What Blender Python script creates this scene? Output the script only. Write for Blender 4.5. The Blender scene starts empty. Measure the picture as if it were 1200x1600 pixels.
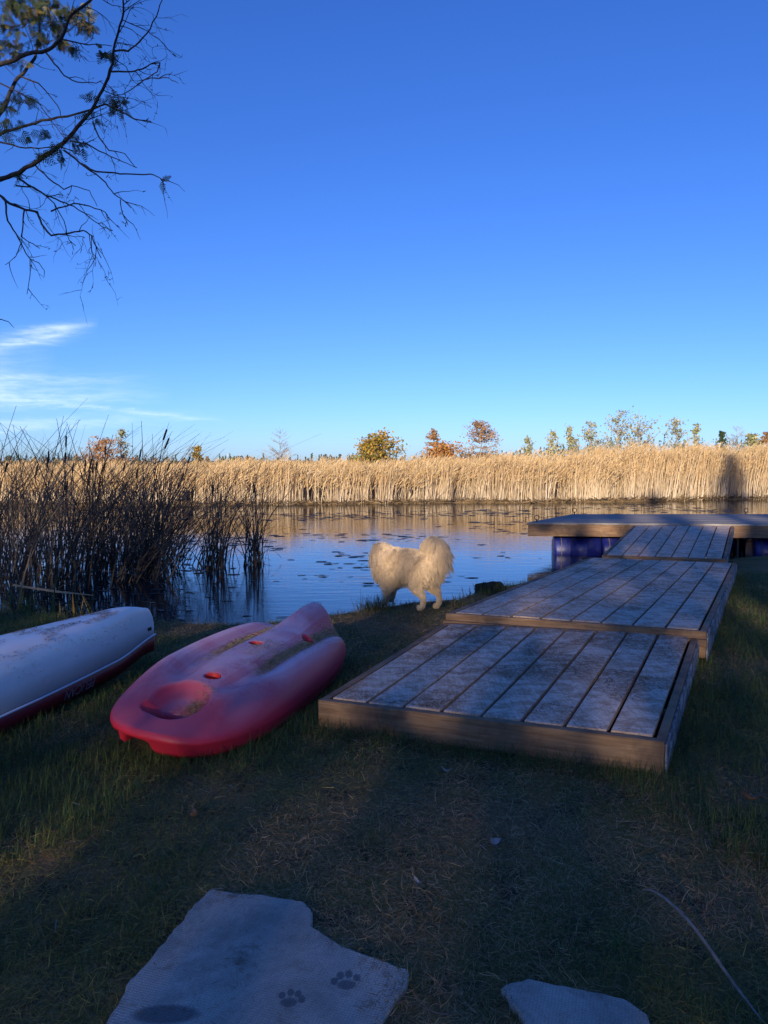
import bpy, bmesh, math, random
import numpy as np
from mathutils import Vector, Matrix

random.seed(7)
RNG = np.random.default_rng(7)
S = bpy.context.scene
COL = S.collection
R = math.radians
PI = math.pi

# ------------------------------------------------------------------ camera
EYE = 1.5
PITCH = math.atan(80 / 1202)
cd = bpy.data.cameras.new('camera')
cam = bpy.data.objects.new('camera', cd)
COL.objects.link(cam)
cam.location = (0, 0, EYE)
cam.rotation_euler = (PI / 2 - PITCH, 0, 0)
cd.sensor_fit = 'VERTICAL'
cd.sensor_height = 24
cd.lens = 24 * 1202 / 1600
cd.clip_start = 0.05
cd.clip_end = 5000
S.camera = cam

# ------------------------------------------------------------------ light
SUN_EL, SUN_AZ = R(11.5), R(15)
S.view_settings.view_transform = 'Standard'
S.view_settings.look = 'None'
S.view_settings.exposure = 0.48
S.view_settings.gamma = 1.0
S.view_settings.use_curve_mapping = False
sd = bpy.data.lights.new('sun', 'SUN')
sd.energy = 4.7
sd.angle = R(0.5)
sd.color = (1.0, 0.85, 0.66)
sun = bpy.data.objects.new('sun', sd)
COL.objects.link(sun)
TO_SUN = Vector((-math.sin(SUN_AZ) * math.cos(SUN_EL), -math.cos(SUN_AZ) * math.cos(SUN_EL), math.sin(SUN_EL)))
sun.rotation_euler = (-TO_SUN).to_track_quat('-Z', 'Y').to_euler()

W = bpy.data.worlds.new('World')
S.world = W
W.use_nodes = True
wt = W.node_tree
for n in list(wt.nodes):
    wt.nodes.remove(n)


class NT:
    """tiny helper to wire shader nodes"""
    def __init__(s, tree):
        s.t = tree

    def n(s, kind, ins=None, **kw):
        nd = s.t.nodes.new(kind)
        for k, v in kw.items():
            setattr(nd, k, v)
        for k, v in (ins or {}).items():
            s.set(nd.inputs[k], v)
        return nd

    def set(s, sock, v):
        if isinstance(v, bpy.types.NodeSocket):
            s.t.links.new(v, sock)
        elif hasattr(v, 'outputs'):
            s.t.links.new(v.outputs[0], sock)
        else:
            if sock.type == 'RGBA' and hasattr(v, '__len__') and len(v) == 3:
                v = (*v, 1)
            sock.default_value = v

    def m(s, op, a, b=None, c=None, clamp=False):
        nd = s.t.nodes.new('ShaderNodeMath')
        nd.operation = op
        nd.use_clamp = clamp
        for i, v in enumerate((a, b, c)):
            if v is not None:
                s.set(nd.inputs[i], v)
        return nd.outputs[0]

    def mix(s, f, a, b, blend='MIX'):
        nd = s.t.nodes.new('ShaderNodeMix')
        nd.data_type = 'RGBA'
        nd.blend_type = blend
        s.set(nd.inputs[0], f)
        s.set(nd.inputs[6], a)
        s.set(nd.inputs[7], b)
        return nd.outputs[2]

    def ramp(s, f, stops, mode='LINEAR'):
        nd = s.t.nodes.new('ShaderNodeValToRGB')
        nd.color_ramp.interpolation = mode
        el = nd.color_ramp.elements
        while len(el) < len(stops):
            el.new(0.5)
        for e, (p, c) in zip(el, stops):
            e.position = p
            e.color = c if len(c) == 4 else (*c, 1)
        s.set(nd.inputs[0], f)
        return nd.outputs[0]

    def noise(s, vec, scale, detail=4, rough=0.55, dist=0.0):
        return s.n('ShaderNodeTexNoise', {'Vector': vec, 'Scale': scale, 'Detail': detail, 'Roughness': rough, 'Distortion': dist}).outputs[0]

    def mapr(s, v, a, b, c=0.0, d=1.0):
        nd = s.t.nodes.new('ShaderNodeMapRange')
        s.set(nd.inputs[0], v)
        for i, q in enumerate((a, b, c, d)):
            nd.inputs[i + 1].default_value = q
        return nd.outputs[0]


w = NT(wt)
sky = w.n('ShaderNodeTexSky', sky_type='NISHITA', sun_disc=False)
sky.sun_elevation = SUN_EL
sky.sun_rotation = PI + SUN_AZ
sky.altitude = 200
sky.air_density = 0.8
sky.dust_density = 0.3
sky.ozone_density = 1.0
tc = w.n('ShaderNodeTexCoord').outputs['Generated']
sep = w.n('ShaderNodeSeparateXYZ', {0: tc})
cy = w.m('MAXIMUM', sep.outputs[1], 0.05)
cu = w.m('DIVIDE', sep.outputs[0], cy)
cv = w.m('DIVIDE', sep.outputs[2], cy)
stretch = w.n('ShaderNodeCombineXYZ', {0: w.m('MULTIPLY', cu, 5.0), 1: w.m('MULTIPLY', cv, 34.0), 2: 0.0})
cn = w.noise(stretch, 1.6, 6, 0.62, 0.5)
cn2 = w.noise(stretch, 5.0, 5, 0.6, 0.3)
total = None
# cirrus streaks: (height at u=-0.45, slope, half thickness, right end, softness of that end, amount)
for v0, sl, th, ue, ws, amt in ((0.156, 0.22, 0.0085, -0.365, 0.045, 0.44), (0.118, 0.25, 0.03, -0.42, 0.10, 0.26),
                                (0.101, 0.03, 0.009, -0.28, 0.16, 0.24), (0.080, 0.02, 0.010, -0.27, 0.14, 0.32),
                                (0.074, -0.09, 0.003, -0.20, 0.07, 0.22), (0.045, 0.06, 0.007, -0.20, 0.2, 0.25)):
    line = w.m('MULTIPLY_ADD', w.m('ADD', cu, 0.45), sl, v0)
    d = w.m('DIVIDE', w.m('SUBTRACT', w.m('MULTIPLY_ADD', w.m('SUBTRACT', cn, 0.5), 0.035, cv), line), th)
    g = w.m('EXPONENT', w.m('MULTIPLY', w.m('MULTIPLY', d, d), -1.0))
    e = w.mapr(cu, ue - ws, ue, 1.0, 0.0)
    q = w.m('MULTIPLY', w.m('MULTIPLY', g, e), amt)
    total = q if total is None else w.m('ADD', total, q)
total = w.m('MULTIPLY', total, w.mapr(cn2, 0.3, 0.62, 0.25, 1.25))
total = w.m('MULTIPLY', total, w.mapr(sep.outputs[1], 0.05, 0.3, 0.0, 1.0))
total = w.m('MINIMUM', total, 0.85)
# the camera's colour rendering of a clear sky: deeper and bluer overhead, applied evenly to the whole sky
sc3 = w.n('ShaderNodeSeparateColor', {0: sky.outputs[0]}).outputs
rr_ = w.m('MULTIPLY', w.m('POWER', w.m('MULTIPLY', sc3[0], 0.1), 1.22), 4.75)
gg_ = w.m('MULTIPLY', w.m('POWER', w.m('MULTIPLY', sc3[1], 0.1), 1.05), 7.1)
bb_ = w.m('MULTIPLY', w.m('POWER', w.m('MULTIPLY', sc3[2], 0.1), 0.92), 14.1)
skyc = w.n('ShaderNodeCombineColor', {0: rr_, 1: gg_, 2: bb_}).outputs[0]
skycol = w.mix(total, skyc, (7.6, 8.8, 10.5))
bg = w.n('ShaderNodeBackground', {'Color': skycol, 'Strength': 0.1})
wo = w.n('ShaderNodeOutputWorld', {'Surface': bg})


# ------------------------------------------------------------------ object helpers
def link(o, parent=None):
    COL.objects.link(o)
    if parent is not None:
        o.parent = parent
    return o


def tag(o, label, cat, group=None, kind=None):
    o['label'] = label
    o['category'] = cat
    if group:
        o['group'] = group
    if kind:
        o['kind'] = kind
    return o


def empty(name, loc=(0, 0, 0), rz=0.0):
    o = bpy.data.objects.new(name, None)
    o.empty_display_size = 0.2
    o.location = loc
    o.rotation_euler = (0, 0, rz)
    return link(o)


class MB:
    """collects vertices and faces for one mesh"""
    def __init__(s):
        s.v, s.f, s.c, s.nv = [], [], [], 0

    def add(s, verts, faces, col=None):
        verts = np.asarray(verts, float).reshape(-1, 3)
        s.v.append(verts)
        b = s.nv
        s.f.extend([tuple(i + b for i in f) for f in faces])
        s.nv += len(verts)
        if col is not None:
            col = np.asarray(col, float)
            s.c.append(np.broadcast_to(col, (len(verts), 3)))

    def box8(s, p, col=None):
        """p: 8 corners, bottom ring 0-3 counter-clockwise, top ring 4-7"""
        s.add(p, [(3, 2, 1, 0), (4, 5, 6, 7), (0, 1, 5, 4), (1, 2, 6, 5), (2, 3, 7, 6), (3, 0, 4, 7)], col)

    def box(s, x0, x1, y0, y1, z0, z1):
        s.box8([(x0, y0, z0), (x1, y0, z0), (x1, y1, z0), (x0, y1, z0), (x0, y0, z1), (x1, y0, z1), (x1, y1, z1), (x0, y1, z1)])

    def tube(s, pts, rad, n=6, cap=True, col=None):
        pts = [Vector(p) for p in pts]
        if not hasattr(rad, '__len__'):
            rad = [rad] * len(pts)
        rings, up = [], None
        for i, p in enumerate(pts):
            t = (pts[min(i + 1, len(pts) - 1)] - pts[max(i - 1, 0)])
            t = t.normalized() if t.length > 1e-9 else Vector((0, 0, 1))
            if up is None:
                up = t.orthogonal().normalized()
            up = (up - t * up.dot(t))
            up = up.normalized() if up.length > 1e-6 else t.orthogonal().normalized()
            sd_ = t.cross(up)
            rings.append([p + (up * math.cos(a) + sd_ * math.sin(a)) * rad[i] for a in [2 * PI * k / n for k in range(n)]])
        V = [tuple(q) for r_ in rings for q in r_]
        Fc = [(i * n + k, i * n + (k + 1) % n, (i + 1) * n + (k + 1) % n, (i + 1) * n + k) for i in range(len(pts) - 1) for k in range(n)]
        if cap:
            Fc.append(tuple(range(n))[::-1])
            Fc.append(tuple((len(pts) - 1) * n + k for k in range(n)))
        s.add(V, Fc, col)

    def mesh(s, name):
        me = bpy.data.meshes.new(name)
        me.from_pydata(np.concatenate(s.v).tolist() if s.v else [], [], s.f)
        if s.c:
            ca = me.color_attributes.new('Col', 'FLOAT_COLOR', 'POINT')
            c = np.concatenate(s.c)
            ca.data.foreach_set('color', np.concatenate([c, np.ones((len(c), 1))], 1).astype(np.float32).ravel())
        me.update()
        return me

    def build(s, name, mat, parent=None, smooth=False, bevel=0.0):
        me = s.mesh(name)
        if mat:
            me.materials.append(mat)
        if smooth:
            me.shade_smooth()
        o = link(bpy.data.objects.new(name, me), parent)
        if bevel:
            b = o.modifiers.new('bevel', 'BEVEL')
            b.width = bevel
            b.segments = 2
            b.limit_method = 'ANGLE'
        return o


def fast_mesh(name, V, Q, mat, col=None, parent=None, smooth=False):
    """quads from numpy arrays: V (n,3), Q (m,4), col (n,3)"""
    me = bpy.data.meshes.new(name)
    V = np.asarray(V, np.float32)
    Q = np.asarray(Q, np.int32)
    me.vertices.add(len(V))
    me.vertices.foreach_set('co', V.ravel())
    me.loops.add(Q.size)
    me.loops.foreach_set('vertex_index', Q.ravel())
    me.polygons.add(len(Q))
    me.polygons.foreach_set('loop_start', np.arange(0, Q.size, Q.shape[1], dtype=np.int32))
    if col is not None:
        ca = me.color_attributes.new('Col', 'FLOAT_COLOR', 'POINT')
        ca.data.foreach_set('color', np.concatenate([col, np.ones((len(col), 1))], 1).astype(np.float32).ravel())
    me.update(calc_edges=True)
    if mat:
        me.materials.append(mat)
    if smooth:
        me.shade_smooth()
    return link(bpy.data.objects.new(name, me), parent)


def ribbons(base, dirv, side, length, width, droop, segs, col, tipcol=None, taper=0.15, bend=None):
    """many blade ribbons at once; returns V, Q, C. bend: sideways curl vectors"""
    n = len(base)
    t = np.linspace(0, 1, segs + 1)
    P = base[:, None, :] + dirv[:, None, :] * (length[:, None] * t)[:, :, None]
    if bend is not None:
        P = P + bend[:, None, :] * (t ** 2)[None, :, None] * length[:, None, None]
    P[:, :, 2] -= (droop * length)[:, None] * (t ** 2.2)[None, :]
    wd = width[:, None] * (1 - (1 - taper) * t ** 1.6)[None, :] * 0.5
    L = P - side[:, None, :] * wd[:, :, None]
    Rr = P + side[:, None, :] * wd[:, :, None]
    V = np.stack([L, Rr], 2).reshape(-1, 3)
    k = (np.arange(n) * (segs + 1) * 2)[:, None] + (np.arange(segs) * 2)[None, :]
    k = k.ravel()
    Q = np.stack([k, k + 1, k + 3, k + 2], 1)
    if tipcol is None:
        tipcol = col
    C = col[:, None, :] * (1 - t)[None, :, None] + tipcol[:, None, :] * t[None, :, None]
    C = np.repeat(C, 2, axis=1).reshape(-1, 3)
    return V, Q, C


def vnoise(x, y, seed=0, scale=1.0):
    """smooth value noise in [0,1]"""
    x = np.asarray(x) * scale
    y = np.asarray(y) * scale
    xi, yi = np.floor(x).astype(np.int64), np.floor(y).astype(np.int64)
    fx, fy = x - xi, y - yi
    fx, fy = fx * fx * (3 - 2 * fx), fy * fy * (3 - 2 * fy)

    def h(a, b):
        q = (a * 374761393 + b * 668265263 + seed * 974711) & 0x7fffffff
        q = ((q ^ (q >> 13)) * 1274126177) & 0x7fffffff
        return ((q ^ (q >> 16)) & 0xffff) / 65535.0
    return (h(xi, yi) * (1 - fx) + h(xi + 1, yi) * fx) * (1 - fy) + (h(xi, yi + 1) * (1 - fx) + h(xi + 1, yi + 1) * fx) * fy


def fbm(x, y, seed=0, scale=1.0, oct=3):
    t, a, sm = 0, 1.0, 0
    for k in range(oct):
        t = t + a * vnoise(x, y, seed + k * 17, scale * 2 ** k)
        sm += a
        a *= 0.5
    return t / sm


def sstep(a, b, x):
    t = np.clip((np.asarray(x, float) - a) / (b - a), 0, 1)
    return t * t * (3 - 2 * t)


# ------------------------------------------------------------------ materials
def mat(name, rough=0.7, base=None, spec=0.4):
    m = bpy.data.materials.new(name)
    m.use_nodes = True
    t = NT(m.node_tree)
    p = m.node_tree.nodes['Principled BSDF']
    p.inputs['Roughness'].default_value = rough
    p.inputs['Specular IOR Level'].default_value = spec
    if base is not None:
        t.set(p.inputs['Base Color'], base)
    return m, t, p


def bump(t, p, h, strength=0.5, dist=0.01):
    b = t.n('ShaderNodeBump', {'Height': h, 'Strength': strength, 'Distance': dist})
    t.set(p.inputs['Normal'], b.outputs[0])


def attr_mat(name, rough=0.8, spec=0.2, transl=0.0, noise_amt=0.0):
    """colour from the per-blade colour attribute; optional light passing through thin leaves"""
    m, t, p = mat(name, rough, spec=spec)
    a = t.n('ShaderNodeVertexColor', layer_name='Col').outputs[0]
    t.set(p.inputs['Base Color'], a)
    if transl:
        tr = t.n('ShaderNodeBsdfTranslucent', {'Color': a})
        mx = t.n('ShaderNodeMixShader', {0: transl, 1: p.outputs[0], 2: tr.outputs[0]})
        t.set(m.node_tree.nodes['Material Output'].inputs[0], mx.outputs[0])
    return m


M = {}
M['blade'] = attr_mat('grass_blades', 0.65, 0.25, 0.25)
M['reed'] = attr_mat('reed_blades', 0.75, 0.2, 0.2)
M['leaf'] = attr_mat('tree_leaves', 0.7, 0.25, 0.25)
M['needle'] = attr_mat('fallen_needles', 0.8, 0.15)
M['weed'] = attr_mat('floating_weed', 0.55, 0.3)


def obj_coord(t):
    return t.n('ShaderNodeTexCoord').outputs['Object']


# bark
m, t, p = mat('bark', 0.9)
oc = obj_coord(t)
n1 = t.noise(oc, 14, 5)
t.set(p.inputs['Base Color'], t.ramp(n1, [(0.3, (0.022, 0.018, 0.017)), (0.6, (0.06, 0.05, 0.045)), (0.8, (0.11, 0.105, 0.09))]))
bump(t, p, t.noise(oc, 60, 4), 0.6, 0.01)
M['bark'] = m
m, t, p = mat('pale_bark', 0.9)
t.set(p.inputs['Base Color'], t.ramp(t.noise(obj_coord(t), 3, 4), [(0.3, (0.22, 0.19, 0.17)), (0.7, (0.38, 0.34, 0.31))]))
M['pale_bark'] = m

# weathered plank with frost and damp brown stains
m, t, p = mat('weathered_plank', 0.8, spec=0.3)
oc = obj_coord(t)
oi = t.n('ShaderNodeObjectInfo').outputs['Random']
off = t.n('ShaderNodeCombineXYZ', {0: t.m('MULTIPLY', oi, 31.0), 1: t.m('MULTIPLY', oi, 17.0), 2: 0.0})
geo = t.n('ShaderNodeNewGeometry').outputs['Position']
gp = t.n('ShaderNodeVectorMath', {0: geo, 1: off}, operation='ADD').outputs[0]
rot = t.n('ShaderNodeMapping', {'Vector': gp, 'Rotation': (0, 0, R(24)), 'Scale': (26.0, 1.2, 26.0)}).outputs[0]
grain = t.noise(rot, 3.2, 6, 0.65, 0.4)
frost1 = t.noise(t.n('ShaderNodeMapping', {'Vector': gp, 'Rotation': (0, 0, R(24)), 'Scale': (1.6, 0.9, 1.0)}).outputs[0], 30, 7, 0.78, 0.4)
rot2 = t.n('ShaderNodeMapping', {'Vector': gp, 'Rotation': (0, 0, R(24)), 'Scale': (3.6, 6.0, 3.6)}).outputs[0]
stain = t.noise(rot2, 1.7, 7, 0.70, 0.6)
fine = t.noise(gp, 95, 3, 0.6)
wood = t.ramp(grain, [(0.25, (0.26, 0.17, 0.11)), (0.5, (0.50, 0.36, 0.26)), (0.75, (0.66, 0.52, 0.40))])
up = t.n('ShaderNodeSeparateXYZ', {0: t.n('ShaderNodeNewGeometry').outputs['Normal']}).outputs[2]
fm = t.m('ADD', t.m('MULTIPLY', frost1, 0.62), t.m('MULTIPLY', fine, 0.38))
fm = t.m('SUBTRACT', fm, t.m('MULTIPLY', t.mapr(stain, 0.48, 0.66), 0.16))
fm = t.m('MULTIPLY', t.mapr(fm, 0.41, 0.62), t.mapr(up, 0.6, 0.95))
c1 = t.mix(t.m('MULTIPLY', fm, 0.74), wood, (0.90, 0.77, 0.65))
c1 = t.mix(t.m('MULTIPLY', t.mapr(stain, 0.44, 0.57), t.m('MULTIPLY', t.mapr(fine, 0.4, 0.6), 0.85)), c1, (0.34, 0.19, 0.10))
knot = t.n('ShaderNodeTexVoronoi', {'Vector': rot2, 'Scale': 1.1}).outputs[0]
c1 = t.mix(t.mapr(knot, 0.0, 0.05, 0.75, 0.0), c1, (0.05, 0.035, 0.03))
t.set(p.inputs['Base Color'], c1)
bump(t, p, t.m('ADD', grain, t.m('MULTIPLY', fine, 0.5)), 0.35, 0.006)
M['plank'] = m

# bare grey deck boards of the raft
m, t, p = mat('grey_deck_board', 0.85, spec=0.25)
gp = t.n('ShaderNodeNewGeometry').outputs['Position']
oi = t.n('ShaderNodeObjectInfo').outputs['Random']
gz = t.n('ShaderNodeMapping', {'Vector': gp, 'Rotation': (0, 0, R(5.6)), 'Scale': (1.0, 20.0, 20.0)}).outputs[0]
grain = t.noise(gz, 2.0, 6, 0.65, 0.5)
wood = t.ramp(grain, [(0.3, (0.17, 0.145, 0.125)), (0.5, (0.30, 0.27, 0.24)), (0.72, (0.42, 0.385, 0.35))])
wood = t.mix(t.m('MULTIPLY', oi, 0.35), wood, (0.20, 0.165, 0.14))
t.set(p.inputs['Base Color'], wood)
bump(t, p, grain, 0.3, 0.005)
M['deck'] = m

# raw board for frames
m, t, p = mat('frame_board', 0.8, spec=0.25)
gp = t.n('ShaderNodeNewGeometry').outputs['Position']
oi = t.n('ShaderNodeObjectInfo').outputs['Random']
gz = t.n('ShaderNodeMapping', {'Vector': gp, 'Rotation': (0, 0, R(21)), 'Scale': (2.0, 2.0, 34.0)}).outputs[0]
grain = t.noise(gz, 1.6, 6, 0.62, 0.6)
blot = t.noise(gp, 3.0, 5, 0.65, 0.3)
wood = t.ramp(grain, [(0.25, (0.13, 0.07, 0.035)), (0.5, (0.26, 0.15, 0.08)), (0.75, (0.37, 0.24, 0.14))])
wood = t.mix(t.mapr(blot, 0.5, 0.72), wood, (0.09, 0.06, 0.045))
knot = t.n('ShaderNodeTexVoronoi', {'Vector': t.n('ShaderNodeMapping', {'Vector': gp, 'Scale': (1.6, 1.6, 3.2)}).outputs[0], 'Scale': 1.15}).outputs[0]
wood = t.mix(t.mapr(knot, 0.03, 0.075, 0.9, 0.0), wood, (0.035, 0.022, 0.016))
t.set(p.inputs['Base Color'], wood)
bump(t, p, grain, 0.3, 0.005)
M['board'] = m
m2 = m.copy()
m2.name = 'painted_side_board'
t2 = NT(m2.node_tree)
p2 = m2.node_tree.nodes['Principled BSDF']
gp = t2.n('ShaderNodeNewGeometry').outputs['Position']
gz = t2.n('ShaderNodeMapping', {'Vector': gp, 'Rotation': (0, 0, R(21)), 'Scale': (9.0, 2.2, 9.0)}).outputs[0]
fl = t2.noise(gz, 1.5, 7, 0.7, 0.8)
t2.set(p2.inputs['Base Color'], t2.ramp(fl, [(0.36, (0.06, 0.058, 0.06)), (0.5, (0.15, 0.15, 0.16)), (0.62, (0.36, 0.37, 0.38))]))
M['grey_board'] = m2


# ------------------------------------------------------------------ ground
SHX = np.array([-60, -12, -6, -4.2, -2.65, -1.2, -0.66, -0.14, 0.35, 0.85, 1.58, 2.6, 3.8, 6.3, 9, 14, 60.])
SHY = np.array([9.0, 9.0, 9.0, 8.6, 8.05, 8.05, 8.3, 8.72, 9.2, 9.35, 10.4, 11.3, 12.2, 13.4, 15.5, 19, 24.])
FSX = np.array([-80, -8, 0, 8.3, 18, 80.])
FSY = np.array([29.5, 30.9, 32.3, 33.3, 36.1, 44.])
WATER_Z = -0.3


def shore(x):
    return np.interp(x, SHX, SHY)


def far_shore(x):
    return np.interp(x, FSX, FSY) + 0.9 * (vnoise(x, np.asarray(x) * 0, 5, 0.45) - 0.5) + 0.5 * (vnoise(x, np.asarray(x) * 0, 6, 1.9) - 0.5)


def ground_z(x, y):
    x = np.asarray(x, float)
    y = np.asarray(y, float)
    d = shore(x) + 0.18 * (vnoise(x, y * 0, 3, 1.7) - 0.5) - y            # distance inland from the near shore
    near = -0.10 * (1 - sstep(0.4, 4.5, d)) - 0.24 * (1 - sstep(-0.05, 0.55, d)) - 0.7 * (1 - sstep(-2.5, 0.0, d))
    e = y - far_shore(x)
    far = -1.05 + 0.82 * sstep(-1.5, 0.15, e)
    z = np.where(e > -2, np.maximum(far, near), near)
    micro = (fbm(x, y, 11, 1.3, 3) - 0.5) * 0.035 + (fbm(x, y, 23, 7.0, 2) - 0.5) * 0.016
    return z + micro * sstep(-0.6, 0.2, d) * (1 - sstep(14, 20, y))


def grid_axis(parts):
    out = []
    for a, b, stp in parts:
        out.extend(np.arange(a, b, stp))
    out.append(parts[-1][1])
    return np.array(out)


gx = grid_axis([(-2500, -300, 200), (-300, -40, 20), (-40, -8, 2), (-8, 8, 0.075), (8, 40, 2), (40, 300, 20), (300, 2500, 200)])
gy = grid_axis([(-300, -40, 20), (-40, -2, 2), (-2, 15, 0.075), (15, 42, 0.6), (42, 120, 6), (120, 400, 40), (400, 4000, 300)])
GX, GY = np.meshgrid(gx, gy)
GZ = ground_z(GX, GY)
nx, ny = len(gx), len(gy)
idx = np.arange(nx * ny).reshape(ny, nx)
Q = np.stack([idx[:-1, :-1].ravel(), idx[:-1, 1:].ravel(), idx[1:, 1:].ravel(), idx[1:, :-1].ravel()], 1)
m, t, p = mat('lawn_soil', 0.95, spec=0.1)
gp = t.n('ShaderNodeNewGeometry').outputs['Position']
a = t.noise(gp, 0.9, 5, 0.6, 0.4)
b = t.noise(gp, 5.5, 6, 0.65)
c = t.noise(gp, 70, 3, 0.7)
near_c = t.mix(t.mapr(a, 0.42, 0.6), (0.13, 0.11, 0.03), (0.20, 0.12, 0.055))
near_c = t.mix(t.mapr(b, 0.5, 0.66), near_c, (0.04, 0.028, 0.02))
near_c = t.mix(t.mapr(c, 0.45, 0.7), near_c, (0.30, 0.21, 0.09))
yy = t.n('ShaderNodeSeparateXYZ', {0: gp}).outputs[1]
far_c = t.ramp(t.noise(gp, 0.25, 4), [(0.35, (0.22, 0.15, 0.07)), (0.65, (0.36, 0.25, 0.12))])
t.set(p.inputs['Base Color'], t.mix(t.mapr(yy, 24, 29), near_c, far_c))
bump(t, p, t.m('ADD', b, t.m('MULTIPLY', c, 0.35)), 0.8, 0.03)
g = fast_mesh('ground', np.stack([GX.ravel(), GY.ravel(), GZ.ravel()], 1), Q, m, smooth=True)
g['kind'] = 'structure'

# water
m, t, p = mat('pond_water', 0.02, (0.012, 0.018, 0.022), spec=0.5)
p.inputs['IOR'].default_value = 1.42
gp = t.n('ShaderNodeNewGeometry').outputs['Position']
st = t.n('ShaderNodeMapping', {'Vector': gp, 'Scale': (0.9, 3.0, 1)}).outputs[0]
r1 = t.noise(st, 1.8, 3, 0.5, 0.3)
r2 = t.noise(st, 7.5, 3, 0.55)
calm = t.mapr(t.noise(gp, 0.16, 3, 0.5), 0.38, 0.6, 0.3, 1.0)
bp = t.n('ShaderNodeBump', {'Height': t.m('ADD', t.m('MULTIPLY', r1, 0.7), t.m('MULTIPLY', r2, 0.22)), 'Strength': t.m('MULTIPLY', calm, 0.30), 'Distance': 0.03})
t.set(p.inputs['Normal'], bp.outputs[0])
wv = MB()
wv.add([(-200, 6.5, WATER_Z), (200, 6.5, WATER_Z), (200, 52, WATER_Z), (-200, 52, WATER_Z)], [(0, 1, 2, 3)])
o = wv.build('water', m)
o['kind'] = 'structure'


# ------------------------------------------------------------------ docks
def lerp(a, b, t_):
    return a + (b - a) * t_


class Quad:
    """a slightly out-of-square deck: s runs across (0..1), t along (0..1), h up"""
    def __init__(q, nl, nr, fl, fr):
        q.nl, q.nr, q.fl, q.fr = [np.array(v, float) for v in (nl, nr, fl, fr)]
        q.w = (np.linalg.norm(q.nr - q.nl) + np.linalg.norm(q.fr - q.fl)) / 2
        q.l = (np.linalg.norm(q.fl - q.nl) + np.linalg.norm(q.fr - q.nr)) / 2

    def p(q, s_, t_, h=0.0):
        v = lerp(lerp(q.nl, q.nr, s_), lerp(q.fl, q.fr, s_), t_)
        return (v[0], v[1], v[2] + h)

    def block(q, mb, s0, s1, t0, t1, h0, h1):
        mb.box8([q.p(s0, t0, h0), q.p(s1, t0, h0), q.p(s1, t1, h0), q.p(s0, t1, h0), q.p(s0, t0, h1), q.p(s1, t0, h1), q.p(s1, t1, h1), q.p(s0, t1, h1)])


def dock_section(name, q, nplank, label, cat, depth, group=None, front_lip=False, seed=0):
    rnd = random.Random(seed)
    root = empty(name)
    tag(root, label, cat, group)
    rw, rt = 0.045 / q.w, 0.045 / q.l

    def board(nm, mt, *a):
        mb = MB()
        q.block(mb, *a)
        return mb.build(nm, mt, root, bevel=0.004)
    board('end_board', M['board'], 0, 1, 0, rt, -depth, 0)
    board('end_board', M['board'], 0, 1, 1 - rt, 1, -depth, 0)
    board('side_board', M['board'], 0, rw, rt + .0008, 1 - rt - .0008, -depth, -0.002)
    rs = board('side_board', M['board'], 1 - rw, 1, rt + .0008, 1 - rt - .0008, -depth, -0.001)
    sk = MB()
    q.block(sk, 1.0005, 1 + 0.012 / q.w, 0.003, 0.997, -depth - 0.02, -0.012)
    sk.build('side_skirt', M['grey_board'], root, bevel=0.003)
    if front_lip:
        mb = MB()
        q.block(mb, -0.004, 1.004, -0.042 / q.l, -0.0008, -0.105, -0.055)
        mb.build('lip_board', M['board'], root, bevel=0.004)
    for k in (0.25, 0.5, 0.75):
        mb = MB()
        q.block(mb, rw + .001, 1 - rw - .001, k - 0.02 / q.l, k + 0.02 / q.l, -depth, -0.036)
        mb.build('joist', M['board'], root)
    gap = 0.019 / q.w
    span = (1 - 2 * rw - gap * (nplank + 1)) / nplank
    scr = MB()
    for i in range(nplank):
        s0 = rw + gap + i * (span + gap)
        j0, j1 = rnd.uniform(-.10, .10) * gap, rnd.uniform(-.10, .10) * gap
        t0 = rt + 0.010 / q.l + rnd.uniform(0, .003)
        t1 = 1 - rt - 0.008 / q.l
        hh = rnd.uniform(-.0015, .0025)
        # a plank of five strips across its length so it can cup and bow a little
        N = 6
        V, Fc = [], []
        for a_ in range(N + 1):
            tt = lerp(t0, t1, a_ / N)
            wob = rnd.uniform(-.0012, .0012)
            for ss, up_ in ((s0 + j0, -0.034), (s0 + span + j1, -0.034), (s0 + span + j1, 0.0), (s0 + j0, 0.0)):
                V.append(q.p(ss + wob / q.w, tt, up_ + hh + 0.004))
        for a_ in range(N):
            b0, b1 = a_ * 4, a_ * 4 + 4
            for k in range(4):
                Fc.append((b0 + k, b0 + (k + 1) % 4, b1 + (k + 1) % 4, b1 + k))
        Fc.append((3, 2, 1, 0))
        Fc.append(tuple(N * 4 + k for k in range(4)))
        mb = MB()
        mb.add(V, Fc)
        mb.build('plank', M['plank'], root, bevel=0.006)
        for tt in (t0 + 0.035 / q.l, 0.5, t1 - 0.035 / q.l):
            for ss in (s0 + span * .18, s0 + span * .82):
                c_ = Vector(q.p(ss, tt + rnd.uniform(-.004, .004), hh + 0.0045))
                scr.add([tuple(c_ + Vector((math.cos(k) * .005, math.sin(k) * .005, .001))) for k in np.arange(8) * PI / 4], [tuple(range(8))])
    so = scr.build('screw_heads', M['iron'], root)
    so['kind'] = 'stuff'
    return root


m, t, p = mat('dark_iron', 0.5, (0.03, 0.028, 0.027))
p.inputs['Metallic'].default_value = 0.6
M['iron'] = m

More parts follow.
